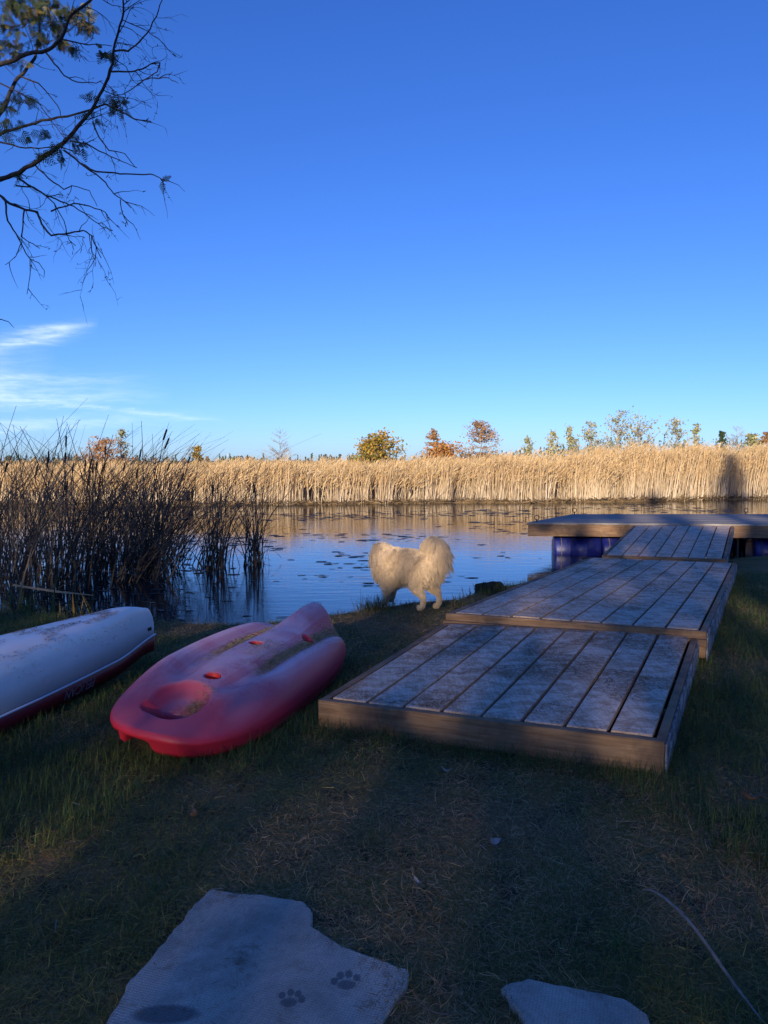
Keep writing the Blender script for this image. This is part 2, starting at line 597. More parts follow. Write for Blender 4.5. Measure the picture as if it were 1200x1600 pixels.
Q_NEAR = Quad((-0.37, 4.24, .16), (1.34, 3.59, .16), (0.49, 6.16, .19), (2.39, 5.76, .19))
Q_MID = Quad((0.51, 6.31, .24), (2.38, 5.61, .24), (2.94, 10.94, .12), (4.76, 10.32, .12))
Q_RAMP = Quad((3.21, 11.27, .108), (4.84, 10.82, .108), (4.56, 14.02, .325), (6.34, 13.9, .325))
dock_section('dock_platform', Q_NEAR, 8, 'lowest wooden dock platform lying on the lawn, nearest the stepping stones', 'dock', 0.16, 'wooden dock sections', seed=1)
dock_section('dock_platform', Q_MID, 8, 'long middle dock section with a raised front edge, between lawn platform and ramp', 'dock', 0.2, 'wooden dock sections', front_lip=True, seed=2)
dock_section('dock_ramp', Q_RAMP, 7, 'short sloping board ramp leading up onto the floating raft', 'ramp', 0.12, 'wooden dock sections', seed=3)

# floating raft on blue drums
raft = empty('floating_raft')
tag(raft, 'floating swim raft of grey boards carried on blue plastic drums', 'raft')
RZ = 0.3
Q_RAFT = Quad((2.73, 14.55, RZ), (8.6, 13.97, RZ), (4.14, 16.85, RZ), (10.0, 16.85, RZ))
mb = MB(); Q_RAFT.block(mb, 0, 1, 0, .018, -.225, -0.004); mb.build('fascia_board', M['board'], raft, bevel=.005)
mb = MB(); Q_RAFT.block(mb, 0, 1, .982, 1, -.225, -0.004); mb.build('fascia_board', M['board'], raft, bevel=.005)
mb = MB(); Q_RAFT.block(mb, 0, .008, .0185, .9815, -.225, -0.006); mb.build('fascia_board', M['board'], raft, bevel=.005)
mb = MB(); Q_RAFT.block(mb, .992, 1, .0185, .9815, -.225, -0.006); mb.build('fascia_board', M['board'], raft, bevel=.005)
NB = 13
for i in range(NB):
    mb = MB()
    Q_RAFT.block(mb, -.002, 1.002, i / NB + (0.002 if i else -.006), (i + 1) / NB - .002, -0.003, 0.034 + random.uniform(-.002, .002))
    mb.build('deck_board', M['deck'], raft, bevel=.004)
for k in (.25, .5, .75):
    mb = MB(); Q_RAFT.block(mb, k - .006, k + .006, .019, .981, -.2, -.006); mb.build('joist', M['board'], raft)

m, t, p = mat('blue_plastic', 0.38, spec=0.5)
oc = obj_coord(t)
dn = t.noise(oc, 4.5, 5, 0.6)
t.set(p.inputs['Base Color'], t.mix(t.mapr(dn, 0.5, 0.75), (0.012, 0.018, 0.17), (0.07, 0.08, 0.24)))
t.set(p.inputs['Roughness'], t.mapr(dn, 0.35, 0.7, 0.3, 0.55))
bump(t, p, dn, 0.1, 0.02)
M['drum'] = m
m, t, p = mat('strap', 0.7, (0.22, 0.17, 0.10))
M['strap'] = m
m, t, p = mat('steel', 0.45, (0.06, 0.055, 0.05))
p.inputs['Metallic'].default_value = 0.8
M['steel'] = m


def drum_mesh(L, rad):
    prof = [(0, 0), (0, rad * .86), (.008, rad * .93), (.03, rad * .985), (.07, rad), (L * .3, rad), (L * .31, rad * 1.03), (L * .34, rad * 1.03), (L * .35, rad),
            (L * .65, rad), (L * .66, rad * 1.03), (L * .69, rad * 1.03), (L * .70, rad), (L - .07, rad), (L - .03, rad * .985), (L - .008, rad * .93), (L, rad * .86), (L, 0)]
    n = 32
    V = [(x, r_ * math.cos(2 * PI * k / n), r_ * math.sin(2 * PI * k / n)) for x, r_ in prof for k in range(n)]
    Fc = [(i * n + k, i * n + (k + 1) % n, (i + 1) * n + (k + 1) % n, (i + 1) * n + k) for i in range(len(prof) - 1) for k in range(n)]
    b_ = MB(); b_.add(V, Fc)
    return b_


ang = math.atan2(13.97 - 14.55, 8.6 - 2.73)
DR = 0.29
drum0 = None
for i, (dx, dt) in enumerate(((0.36, 0.42), (1.26, 0.42), (2.16, 0.42), (4.05, 0.42), (4.95, 0.42), (0.9, 2.0), (1.8, 2.0), (3.2, 2.0), (4.2, 2.0))):
    bx = 2.73 + math.cos(ang) * dx + dt * 0.50
    by = 14.55 + math.sin(ang) * dx + dt * 0.98
    if drum0 is None:
        d_ = drum_mesh(0.88, DR).build('drum', M['drum'], raft, smooth=True)
        drum0 = d_
        sp = MB()
        sp.tube([(0.13, (DR + .006) * math.cos(a_), (DR + .006) * math.sin(a_)) for a_ in np.linspace(0, 2 * PI, 33)], 0.007, 6)
        st_ = sp.build('strap', M['strap'], d_)
    else:
        d_ = link(drum0.copy(), raft)
        st_ = link(st_.copy(), d_)
    d_.location = (bx, by, RZ - .232 - DR * 1.04)
    d_.rotation_euler = (i * .7, 0, ang)
for s_, t_ in ((.012, .04), (.0, 0.98), (.64, .98)):
    c_ = Vector(Q_RAFT.p(s_ + .01, t_, 0.035))
    mb = MB()
    mb.tube([tuple(c_ + Vector((0, 0, -.01))), tuple(c_ + Vector((0, 0, .05)))], .012, 8)
    mb.tube([tuple(c_ + Vector((.045 * math.cos(a_), .0, .085 + .045 * math.sin(a_)))) for a_ in np.linspace(0, 2 * PI, 17)], .008, 6, cap=False)
    mb.build('mooring_ring', M['steel'], raft, smooth=True)
# steel post and chain under the right part of the raft
for s_ in (.80, .815):
    c_ = Vector(Q_RAFT.p(0.62 + (s_ - .8) * 2, .03, -.2))
    mb = MB(); mb.tube([tuple(c_), tuple(c_ + Vector((0, 0, -1.0)))], .022, 8); mb.build('support_post', M['steel'], raft, smooth=True)
mb = MB()
c_ = Vector(Q_RAFT.p(.665, .02, -.24))
for k in range(14):
    a_ = c_ + Vector((k * .022, -.01, -.05 * math.sin(k / 13 * PI)))
    mb.tube([tuple(a_ + Vector((.016 * math.cos(b_), .008 * (-1) ** k * math.sin(b_), .012 * math.sin(b_)))) for b_ in np.linspace(0, 2 * PI, 9)], .004, 5, cap=False)
mb.build('chain', M['steel'], raft)

# ------------------------------------------------------------------ red sit-on-top kayak, hull up
KC = Vector((-0.845, 4.84, 0.045))
KA = R(73.5)            # heading of its far end
KROLL = R(7)
KL, KW = 2.36, 0.88


def k_halfwidth(x):
    n = np.where(x < 0, 2.9, 2.4)
    return (1 - np.abs(x) ** n) ** (1 / n) * (1 - 0.06 * x)


def gaus(x, s_):
    return np.exp(-(x / s_) ** 2)


def k_top(x, v):
    """x in -1..1 (near to far), v metres to the right of the axis"""
    hw = KW / 2 * np.maximum(k_halfwidth(np.clip(x, -.999, .999)), 1e-3)
    rr = np.clip(np.abs(v) / hw, 0, 1)
    Hx = 0.335 - 0.05 * sstep(0.0, 1.0, -x) - 0.05 * sstep(.5, 1, x)
    z = 0.11 + (Hx - 0.11) * (1 - rr ** 4.2) ** 0.62
    endn = sstep(-1.08, -0.38, x)
    z = 0.11 + (z - 0.11) * (0.06 + 0.94 * endn)
    endf = 1 - sstep(0.84, 1.0, x)
    z = 0.11 + (z - 0.11) * (0.35 + 0.65 * endf)
    # sunken floor between the two long ridges
    half = 0.235 * (1 - 0.35 * sstep(-.2, -.85, x))
    vs_ = np.abs(v) * 0.235 / half
    inside = np.interp(vs_, [0, .07, .105, .135, .155, .20, .222, .25, .285, .32, .345, .38], [.050, .052, .058, .075, .088, .094, .088, .068, .036, .012, .003, 0]) / 0.105
    along = sstep(-.72, -.42, x)
    z = z - (0.105 + 0.025 * sstep(0, .8, x)) * inside * along
    # keel rising towards the far tip
    kw_ = 0.13 + 0.02 * sstep(.5, 1, x)
    z = z + (0.02 + 0.135 * sstep(0.35, 0.88, x) * (1 - .6 * sstep(.90, 1.0, x))) * gaus(v, kw_) * sstep(.1, .55, x)
    # round bowl near the close end, with a deeper crescent in it
    bx, bv = (x + 0.74) * KL / 2, v + 0.01
    rb = np.sqrt((bx / 0.17) ** 2 + (bv / 0.152) ** 2)
    z = z - 0.066 * (1 - sstep(0.52, 1.10, rb)) - .008 * (1 - sstep(.85, 1.05, rb))
    rc = np.sqrt(((bx + 0.10) / 0.065) ** 2 + ((bv + 0.04) / 0.13) ** 2)
    z = z - 0.055 * (1 - sstep(0.72, 1.02, rc))
    # scupper holes
    for hx, hv in K_HOLES:
        rh = np.sqrt(((x - hx) * KL / 2 / 0.044) ** 2 + ((v - hv) / 0.044) ** 2)
        z = z - 0.10 * (1 - sstep(0.72, 1.12, rh))
    return z


K_HOLES = ((-0.50, 0.02), (0.045, -0.03), (0.33, -0.175), (0.41, 0.165))
NTH, NRR = 420, 150
th = np.linspace(0, 2 * PI, NTH, endpoint=False)
bxx = np.cos(th)
sg = np.sign(np.sin(th))
# outline by superellipse
pe = np.where(bxx < 0, 2 / 2.9, 2 / 2.4)
ox = np.sign(bxx) * np.abs(bxx) ** pe
oy = np.sign(np.sin(th)) * np.abs(np.sin(th)) ** pe * (1 - 0.06 * ox) * KW / 2
rads = np.linspace(0.004, 0.998, NRR) ** 0.92
V = []
for r_ in rads:
    X, Y_ = ox * r_, oy * r_
    V.append(np.stack([X * KL / 2, Y_, k_top(X, Y_)], 1))
# parting line, lower lip with carrying notches, tucked underside
def ring(scale, z):
    return np.stack([ox * scale * KL / 2, oy * scale, np.broadcast_to(z, ox.shape)], 1)
notch = np.zeros(NTH)
for nv, nw in ((-0.24, .05), (-0.075, .085),):
    notch = np.maximum(notch, (1 - sstep(.75, 1.25, np.abs(oy - nv) / nw)) * (ox < -.6))
V.append(ring(1.004, 0.100))
V.append(ring(1.004, 0.090))
V.append(ring(0.994, 0.078))
V.append(ring(0.985, 0.035 + notch * 0.035))
V.append(ring(0.960, 0.006 + notch * 0.055))
V.append(ring(0.90, 0.004 + notch * 0.05))
V.append(ring(0.80, 0.05 + 0 * notch))
nr_ = len(V)
V = np.concatenate(V)
ii = np.arange(nr_ - 1)[:, None] * NTH
kk = np.arange(NTH)[None, :]
k2 = (kk + 1) % NTH
Q = np.stack([(ii + kk).ravel(), (ii + k2 + 0 * ii).ravel(), (ii + NTH + k2).ravel(), (ii + NTH + kk).ravel()], 1)[:, ::-1]
m, t, p = mat('red_kayak_plastic', 0.36, spec=0.5)
oc = obj_coord(t)
nz = t.n('ShaderNodeSeparateXYZ', {0: t.n('ShaderNodeNewGeometry').outputs['Normal']}).outputs[2]
fn = t.noise(oc, 3.5, 6, 0.65, 0.3)
ff = t.noise(oc, 120, 3, 0.6)
sx = t.n('ShaderNodeSeparateXYZ', {0: oc}).outputs
fro = t.m('MULTIPLY', t.mapr(nz, 0.45, 0.97), t.mapr(t.m('ADD', t.m('MULTIPLY', fn, 0.7), t.m('MULTIPLY', ff, 0.3)), 0.30, 0.52, 0.25, 1.0))
# the close end has thawed
fro = t.m('MULTIPLY', fro, t.mapr(t.m('ADD', sx[0], t.m('MULTIPLY', fn, 0.3)), -0.80, -0.20, 0.15, 1.0))
colr = t.mix(t.m('MULTIPLY', fro, 0.85), (0.66, 0.026, 0.055), (0.94, 0.60, 0.62))
scr_ = t.noise(t.n('ShaderNodeMapping', {'Vector': oc, 'Scale': (3, 60, 60)}).outputs[0], 2.0, 4, 0.7)
colr = t.mix(t.mapr(scr_, 0.66, 0.74, 0.0, 0.35), colr, (0.55, 0.22, 0.24))
t.set(p.inputs['Base Color'], colr)
t.set(p.inputs['Roughness'], t.m('MULTIPLY_ADD', fro, 0.2, 0.48))
bump(t, p, t.m('ADD', t.m('MULTIPLY', ff, 0.4), fn), 0.06, 0.01)
p.inputs['Subsurface Weight'].default_value = 0.0
kayak = empty('kayak', KC)
kayak.rotation_euler = (KROLL, 0, KA)
tag(kayak, 'red plastic kayak lying hull up on the grass, scattered with needles', 'kayak')
ko = fast_mesh('hull', V, Q, m, parent=kayak, smooth=True)
# local frame: +x far, +y left when heading rotates; flip so v>0 is to the right
ko.scale = (1, -1, 1)
ko.data.flip_normals()
KM = Matrix.Translation(KC) @ Matrix.Rotation(KA, 4, 'Z') @ Matrix.Rotation(KROLL, 4, 'X')
m, t, p = mat('backlit_red_plastic', 0.4, (0.85, 0.05, 0.04))  # brighter than the hull, standing in for light coming through the plastic
M['red'] = m
for hx, hv in K_HOLES:
    zt = float(k_top(np.array(hx + .06), np.array(hv)))
    prof = [(0.0435, zt - .012), (0.041, zt - .03), (0.038, zt - .09), (0.0, zt - .095)]
    n = 20
    mb = MB()
    mb.add([(hx * KL / 2 + r_ * math.cos(2 * PI * k / n), -hv + r_ * math.sin(2 * PI * k / n), z_) for r_, z_ in prof for k in range(n)],
           [(i * n + k, (i + 1) * n + k, (i + 1) * n + (k + 1) % n, i * n + (k + 1) % n)[::-1] for i in range(3) for k in range(n)])
    mb.build('scupper_hole', M['red'], kayak, smooth=True)

# ------------------------------------------------------------------ white canoe, hull up
CA = R(71.2)
CTIP = Vector((-1.76, 5.80, 0.0))
CL, CB, CH = 4.3, 0.86, 0.325
canoe = empty('canoe', CTIP, CA)
tag(canoe, 'white canoe with dark red gunwale band lying hull up beside the kayak', 'canoe')


def canoe_ring(x, band=False):
    """x = metres behind the tip (0..CL); returns half section points from gunwale over the keel to gunwale"""
    e = min(x, CL - x)
    hw = CB / 2 * (1 - math.exp(-((e + .03) / 1.75) ** 1.1))
    gz = 0.13 + 0.05 * sstep(0.6, 0.0, e)
    zk = gz + CH * (sstep(-0.30, 0.55, e) ** 0.5 if e > .12 else (0.24 * 0 + (math.sqrt(max(0, 1 - ((.12 - e) / .13) ** 2)) * float(sstep(-0.30, 0.55, .12) ** .5))))
    pts = []
    n = 20
    for k in range(n + 1):
        a_ = -1 + 2 * k / n
        y_ = hw * math.copysign(abs(math.sin(a_ * PI / 2)) ** 0.8, a_)
        zz = gz + (zk - gz) * max(0.0, 1 - abs(a_) ** 3.4) ** 0.72
        pts.append((-x, y_, float(zz)))
    return pts, float(gz), hw


xs = np.concatenate([np.linspace(0, 0.16, 14), np.linspace(0.2, 1.0, 20), np.linspace(1.1, CL - 1.1, 14), np.linspace(CL - 1.0, CL, 16)])
mb = MB()
V, rows = [], []
rim, bandv = [], []
for x_ in xs:
    pts, gz, hw = canoe_ring(float(x_))
    V += pts
n = 21
mb.add(V, [(i * n + k, i * n + k + 1, (i + 1) * n + k + 1, (i + 1) * n + k) for i in range(len(xs) - 1) for k in range(n - 1)])
m, t, p = mat('white_canoe_hull', 0.35, spec=0.5)
oc = obj_coord(t)
nn = t.noise(oc, 2.2, 5, 0.6)
n3 = t.noise(t.n('ShaderNodeMapping', {'Vector': oc, 'Scale': (2, 9, 5)}).outputs[0], 3, 5, 0.7)
zc = t.n('ShaderNodeSeparateXYZ', {0: oc}).outputs[2]
cw = t.mix(t.mapr(nn, 0.4, 0.7), (0.80, 0.74, 0.70), (0.90, 0.85, 0.81))
cw = t.mix(t.mapr(n3, 0.6, 0.75, 0, 0.45), cw, (0.42, 0.33, 0.30))
t.set(p.inputs['Base Color'], cw)
ho = mb.build('hull', m, canoe, smooth=True)
so_ = ho.modifiers.new('solid', 'SOLIDIFY'); so_.thickness = 0.006; so_.offset = -1
m, t, p = mat('dark_red_paint', 0.45, (0.24, 0.012, 0.022))
M['dred'] = m
m, t, p = mat('white_trim', 0.4, (0.72, 0.68, 0.68))
M['wtrim'] = m
for sgn in (-1, 1):
    tp, bv = [], []
    for x_ in xs:
        pts, gz, hw = canoe_ring(float(x_))
        tp.append((-x_, sgn * (hw + .010), gz))
        bv.append((-x_, sgn * (hw + .004), gz - .006))
        bv.append((-x_, sgn * max(hw - .03, 0.0), gz - .125))
    r_ = MB(); r_.tube(tp, 0.008, 8); r_.build('gunwale_trim', M['wtrim'], canoe, smooth=True)
    b_ = MB()
    b_.add(bv, [(2 * i, 2 * i + 2, 2 * i + 3, 2 * i + 1)[::sgn] for i in range(len(xs) - 1)])
    bo = b_.build('gunwale_band', M['dred'], canoe, smooth=True)
    so_ = bo.modifiers.new('solid', 'SOLIDIFY'); so_.thickness = 0.008; so_.offset = 0
# upside-down lettering on the band
m, t, p = mat('faded_lettering', 0.6, (0.26, 0.21, 0.23))
M['letter'] = m
tcu = bpy.data.curves.new('lettering', 'FONT')
tcu.body = 'PELICAN'
tcu.size = 0.085
tcu.shear = 0.2
tcu.extrude = 0.0008
tcu.align_x = 'CENTER'
tcu.align_y = 'CENTER'
to = bpy.data.objects.new('lettering', tcu)
dg = bpy.context.evaluated_depsgraph_get
COL.objects.link(to)
bpy.context.view_layer.update()
tm = bpy.data.meshes.new_from_object(to.evaluated_get(dg()))
COL.objects.unlink(to)
bpy.data.objects.remove(to)
tm.materials.clear(); tm.materials.append(M['letter'])
lo = link(bpy.data.objects.new('lettering', tm), canoe)
xl = 1.02
_, gz_, hw_ = canoe_ring(xl)
_, gz2, hw2 = canoe_ring(xl + .15)
yaw = math.atan2(-(hw2 - hw_), .15)
# the visible side is the canoe's local -y side
lo.matrix_local = Matrix.Translation((-xl, -(hw_ + .008) + .012, gz_ - .062)) @ Matrix.Rotation(math.atan2(hw2 - hw_, .15), 4, 'Z') @ Matrix.Rotation(PI, 4, 'Y') @ Matrix.Rotation(PI / 2 - .2, 4, 'X')
pl = MB()
pl.box(-.105, -.06, -.004, .004, -.012, .012)
po = pl.build('maker_plate', M['iron'], canoe)
_, gzp, hwp = canoe_ring(.085)
po.location = (0, -hwp - .002, gzp + .06)
po.rotation_euler = (0, 0, 0)
CM = Matrix.Translation(CTIP) @ Matrix.Rotation(CA, 4, 'Z')

# ------------------------------------------------------------------ stepping stones
def in_poly(px, py, poly):
    px, py = np.asarray(px), np.asarray(py)
    ins = np.zeros(px.shape, bool)
    n = len(poly)
    j = n - 1
    for i in range(n):
        xi, yi = poly[i]
        xj, yj = poly[j]
        c_ = ((yi > py) != (yj > py)) & (px < (xj - xi) * (py - yi) / (yj - yi + 1e-12) + xi)
        ins ^= c_
        j = i
    return ins


STONES = (
    [(-0.599, 2.573), (-0.484, 2.549), (-0.281, 2.507), (-0.231, 2.433), (-0.235, 2.363), (-0.117, 2.25), (0.075, 2.146), (0.073, 2.091), (0.035, 2.026), (0.0, 1.929), (-0.032, 1.82), (-0.75, 1.82), (-0.741, 1.953), (-0.723, 2.078), (-0.683, 2.219), (-0.658, 2.38), (-0.644, 2.488)],
    [(0.332, 2.065), (0.421, 2.105), (0.539, 2.065), (0.656, 2.039), (0.698, 1.977), (0.699, 1.907), (0.637, 1.82), (0.319, 1.82), (0.375, 1.953)],
)
m, t, p = mat('patio_stone', 0.85, spec=0.25)
gp = t.n('ShaderNodeNewGeometry').outputs['Position']
wob = t.n('ShaderNodeVectorMath', {0: gp, 1: t.n('ShaderNodeVectorMath', {0: t.n('ShaderNodeTexNoise', {'Vector': gp, 'Scale': 30.0}).outputs[1], 'Scale': 0.006}, operation='SCALE').outputs[0]}, operation='ADD').outputs[0]
wa = t.n('ShaderNodeTexWave', {'Vector': t.n('ShaderNodeMapping', {'Vector': wob, 'Rotation': (0, 0, R(18))}).outputs[0], 'Scale': 34.0, 'Distortion': 1.2, 'Detail': 2.0}).outputs[1]
wb = t.n('ShaderNodeTexWave', {'Vector': t.n('ShaderNodeMapping', {'Vector': wob, 'Rotation': (0, 0, R(108))}).outputs[0], 'Scale': 34.0, 'Distortion': 1.2, 'Detail': 2.0}).outputs[1]
pit = t.m('MULTIPLY', wa, wb)
sn = t.noise(gp, 5, 6, 0.65)
sf = t.noise(gp, 140, 3, 0.6)
sc_ = t.mix(t.mapr(sn, 0.35, 0.65), (0.54, 0.45, 0.36), (0.72, 0.61, 0.50))
sc_ = t.mix(t.mapr(pit, 0.0, 0.5, 0.32, 0.0), sc_, (0.20, 0.18, 0.16))
sc_ = t.mix(t.mapr(t.noise(gp, 2.6, 7, 0.7, 0.8), 0.45, 0.66, 0, 0.6), sc_, (0.22, 0.18, 0.14))
sc_ = t.mix(t.mapr(t.noise(gp, 9, 6, 0.7, 0.4), 0.56, 0.68, 0, 0.55), sc_, (0.17, 0.11, 0.075))
sc_ = t.mix(t.mapr(sf, 0.35, 0.65, 0.25, 0.0), sc_, (0.1, 0.1, 0.1))
# wet paw marks and a damp patch left on the stone
wet = None
sp3 = t.n('ShaderNodeSeparateXYZ', {0: gp}).outputs
jx = t.m('ADD', sp3[0], t.m('MULTIPLY', t.m('SUBTRACT', sf, 0.5), 0.012))
jy = t.m('ADD', sp3[1], t.m('MULTIPLY', t.m('SUBTRACT', sf, 0.5), 0.012))
PAW = []
for cx_, cy_, s__, ra in ((-0.109, 2.099, 1.0, 0.2), (-0.256, 2.026, 0.9, -0.3)):
    for dx_, dy_, rx_, ry_ in ((0, -.018, .026, .02), (-.032, .004, .011, .016), (-.012, .024, .011, .017), (.013, .025, .011, .017), (.033, .006, .011, .016)):
        PAW.append((cx_ + s__ * (dx_ * math.cos(ra) - dy_ * math.sin(ra)), cy_ + s__ * (dx_ * math.sin(ra) + dy_ * math.cos(ra)), rx_ * s__, ry_ * s__))
PAW.append((-0.585, 1.965, .085, .035))
for cx_, cy_, rx_, ry_ in PAW:
    a_ = t.m('DIVIDE', t.m('SUBTRACT', jx, cx_), rx_)
    b_ = t.m('DIVIDE', t.m('SUBTRACT', jy, cy_), ry_)
    q_ = t.mapr(t.m('ADD', t.m('MULTIPLY', a_, a_), t.m('MULTIPLY', b_, b_)), 0.7, 1.35, 1.0, 0.0)
    wet = q_ if wet is None else t.m('MAXIMUM', wet, q_)
sc_ = t.mix(t.m('MULTIPLY', wet, 0.8), sc_, (0.07, 0.07, 0.075))
t.set(p.inputs['Base Color'], sc_)
t.set(p.inputs['Roughness'], t.m('MULTIPLY_ADD', wet, -0.4, 0.88))
bump(t, p, t.m('ADD', t.m('MULTIPLY', pit, 0.8), t.m('MULTIPLY', sf, 0.5)), 0.55, 0.006)
for poly, lab in zip(STONES, ('large textured stepping stone marked with two wet paw prints', 'small textured stepping stone at the bottom edge, right of the paw-marked one')):
    pts = []
    rnd = random.Random(len(poly))
    for i in range(len(poly)):
        a_, b_ = Vector(poly[i]), Vector(poly[(i + 1) % len(poly)])
        k_ = max(2, int((b_ - a_).length / .02))
        for j in range(k_):
            q_ = a_.lerp(b_, j / k_)
            w_ = .035 * (float(fbm(q_.x, q_.y, 77, 9, 3)) - .5)
            pts.append((q_.x + w_ + rnd.uniform(-.003, .003), q_.y - w_ + rnd.uniform(-.003, .003)))
    bm = bmesh.new()
    vs = [bm.verts.new((x_, y_, 0.022)) for x_, y_ in pts]
    f_ = bm.faces.new(vs)
    if f_.normal.z < 0 or f_.calc_area() and f_.normal.z == 0:
        bm.normal_update()
    bm.normal_update()
    if f_.normal.z < 0:
        f_.normal_flip()
    ex = bmesh.ops.extrude_face_region(bm, geom=[f_])
    for v_ in [e for e in ex['geom'] if isinstance(e, bmesh.types.BMVert)]:
        v_.co.z = 0.022
    # the extruded copy is the top; push the original down
    for v_ in vs:
        v_.co.z = -0.05
    bm.normal_update()
    me = bpy.data.meshes.new('stepping_stone')
    bmesh.ops.recalc_face_normals(bm, faces=bm.faces)
    bm.to_mesh(me); bm.free()
    me.materials.append(m)
    o = link(bpy.data.objects.new('stepping_stone', me))
    bv_ = o.modifiers.new('bevel', 'BEVEL'); bv_.width = .008; bv_.segments = 2; bv_.limit_method = 'ANGLE'
    tag(o, lab, 'stepping stone', 'stepping stones')

# ------------------------------------------------------------------ fallen needles and leaf litter
def needles(P, length, width, cols, up=0.25, seed=0):
    """thin flat needles lying at points P"""
    rg = np.random.default_rng(seed)
    n = len(P)
    a_ = rg.uniform(0, 2 * PI, n)
    el = rg.normal(0, up, n)
    d_ = np.stack([np.cos(a_) * np.cos(el), np.sin(a_) * np.cos(el), np.abs(np.sin(el))], 1)
    sd_ = np.stack([-np.sin(a_), np.cos(a_), rg.normal(0, .3, n)], 1)
    L_ = length * rg.uniform(.5, 1.3, n)
    base = P - d_ * L_[:, None] * np.array([.5, .5, 0.0])
    c_ = np.asarray(cols)[rg.integers(0, len(cols), n)] * rg.uniform(.7, 1.25, (n, 1))
    return ribbons(base, d_, sd_, L_, width * rg.uniform(.7, 1.3, n), rg.uniform(0, .1, n), 2, c_, taper=.5, bend=sd_ * rg.normal(0, .15, (n, 1)))


NCOL = [(0.16, 0.085, 0.04), (0.22, 0.13, 0.06), (0.11, 0.06, 0.035), (0.26, 0.17, 0.08)]
# on the decks, drifting into patches
for nm, q, cnt, lab, sd_ in (('needle_litter', Q_NEAR, 11000, 'brown conifer needles strewn over the lowest dock platform', 3),
                             ('needle_litter', Q_MID, 11000, 'brown conifer needles strewn over the long middle dock section', 4)):
    rg = np.random.default_rng(sd_)
    st_ = rg.uniform(.03, .97, (cnt * 4, 2))
    wgt = fbm(st_[:, 0] * q.w, st_[:, 1] * q.l, sd_ * 7, 3.2, 4)
    keep = rg.uniform(0, 1, len(st_)) < sstep(.42, .68, wgt)
    st_ = st_[keep][:cnt]
    P = np.array([q.p(s__, t__, .0085) for s__, t__ in st_])
    V, Q, C = needles(P, .024, .0022, NCOL, .12, sd_)
    o = fast_mesh(nm, V, Q, M['needle'], C)
    tag(o, lab, 'needles', kind='stuff')
# on the big stone
rg = np.random.default_rng(15)
pts = rg.uniform((-.75, 1.85), (.1, 2.58), (5000, 2))
poly = STONES[0]
k_ = in_poly(pts[:, 0], pts[:, 1], poly) & (rg.uniform(0, 1, 5000) < sstep(.50, .70, fbm(pts[:, 0], pts[:, 1], 19, 7, 3)) + .03)
P = np.concatenate([pts[k_], np.full((k_.sum(), 1), .0245)], 1)
V, Q, C = needles(P, .020, .0012, NCOL, .12, 16)
o = fast_mesh('needle_litter', V, Q, M['needle'], C)
tag(o, 'few brown needles blown onto the stone with the paw prints', 'needles', kind='stuff')
# on the kayak: scattered on the floor, heaped along the drain channels and in the bowl
rg = np.random.default_rng(21)
xs_, vs_ = [], []
n0 = 70000
x_ = rg.uniform(-.9, .97, n0); v_ = rg.uniform(-.36, .36, n0)
half = 0.235 * (1 - 0.35 * sstep(-.2, -.85, x_))
ch = gaus(np.abs(v_) - half * .78, 0.030)
wl = sstep(-.25, .1, x_ + .12 * (v_ > 0)) * np.where(v_ < 0, 1 - sstep(.35, .6, x_), 1 - .6 * sstep(.75, .95, x_))
heap = ch * wl
floor_ = (np.abs(v_) < half) * sstep(-.45, -.1, x_) * (1 - .75 * sstep(.4, .7, x_)) * sstep(.4, .62, fbm(x_, v_ * 1.2, 41, 5, 3))
right_ridge = (v_ > half + .06) * sstep(-.2, .2, x_) * .10
bowl = gaus(np.sqrt(((x_ + .70) * 1.1 / .07) ** 2 + ((v_ - .06) / .05) ** 2), 1.0) * .9
pr = np.clip(heap * 1.3 + floor_ * .16 + right_ridge * .5 + bowl, 0, 1)
k_ = rg.uniform(0, 1, n0) < pr
x_, v_ = x_[k_], v_[k_]
z_ = k_top(x_, v_) + rg.uniform(.002, .010, len(x_))
P = np.array([tuple(KM @ Vector((a * KL / 2, -b, c))) for a, b, c in zip(x_, v_, z_)])
V, Q, C = needles(P, .026, .0026, [(0.72, 0.50, 0.22), (0.80, 0.58, 0.28), (0.55, 0.34, 0.14), (0.34, 0.20, 0.09)], .2, 5)  # sunlight on the needles put into their colour, brighter than on the decks
o = fast_mesh('needle_litter', V, Q, M['needle'], C)
tag(o, 'brown needles, coloured a sunlit gold, heaped in the hollows of the red kayak', 'needles', kind='stuff')
# on the canoe
P = []
while len(P) < 2400:
    e = random.uniform(.35, 3.0)
    k = random.gauss(-.15, .42)
    if abs(k) > .9 or vnoise(e, k, 9, 5) < .5:
        continue
    pts, gz, hw = canoe_ring(e)
    i = (k + 1) / 2 * 20
    j = int(i)
    a_, b_ = Vector(pts[j]), Vector(pts[min(j + 1, 20)])
    P.append(tuple(CM @ (a_.lerp(b_, i - j) + Vector((0, 0, .004)))))
V, Q, C = needles(np.array(P), .028, .0024, NCOL + [(0.4, 0.22, 0.10), (.5, .28, .12)], .1, 6)
o = fast_mesh('needle_litter', V, Q, M['needle'], C)
tag(o, 'sparse brown needles stuck on the white canoe hull', 'needles', kind='stuff')

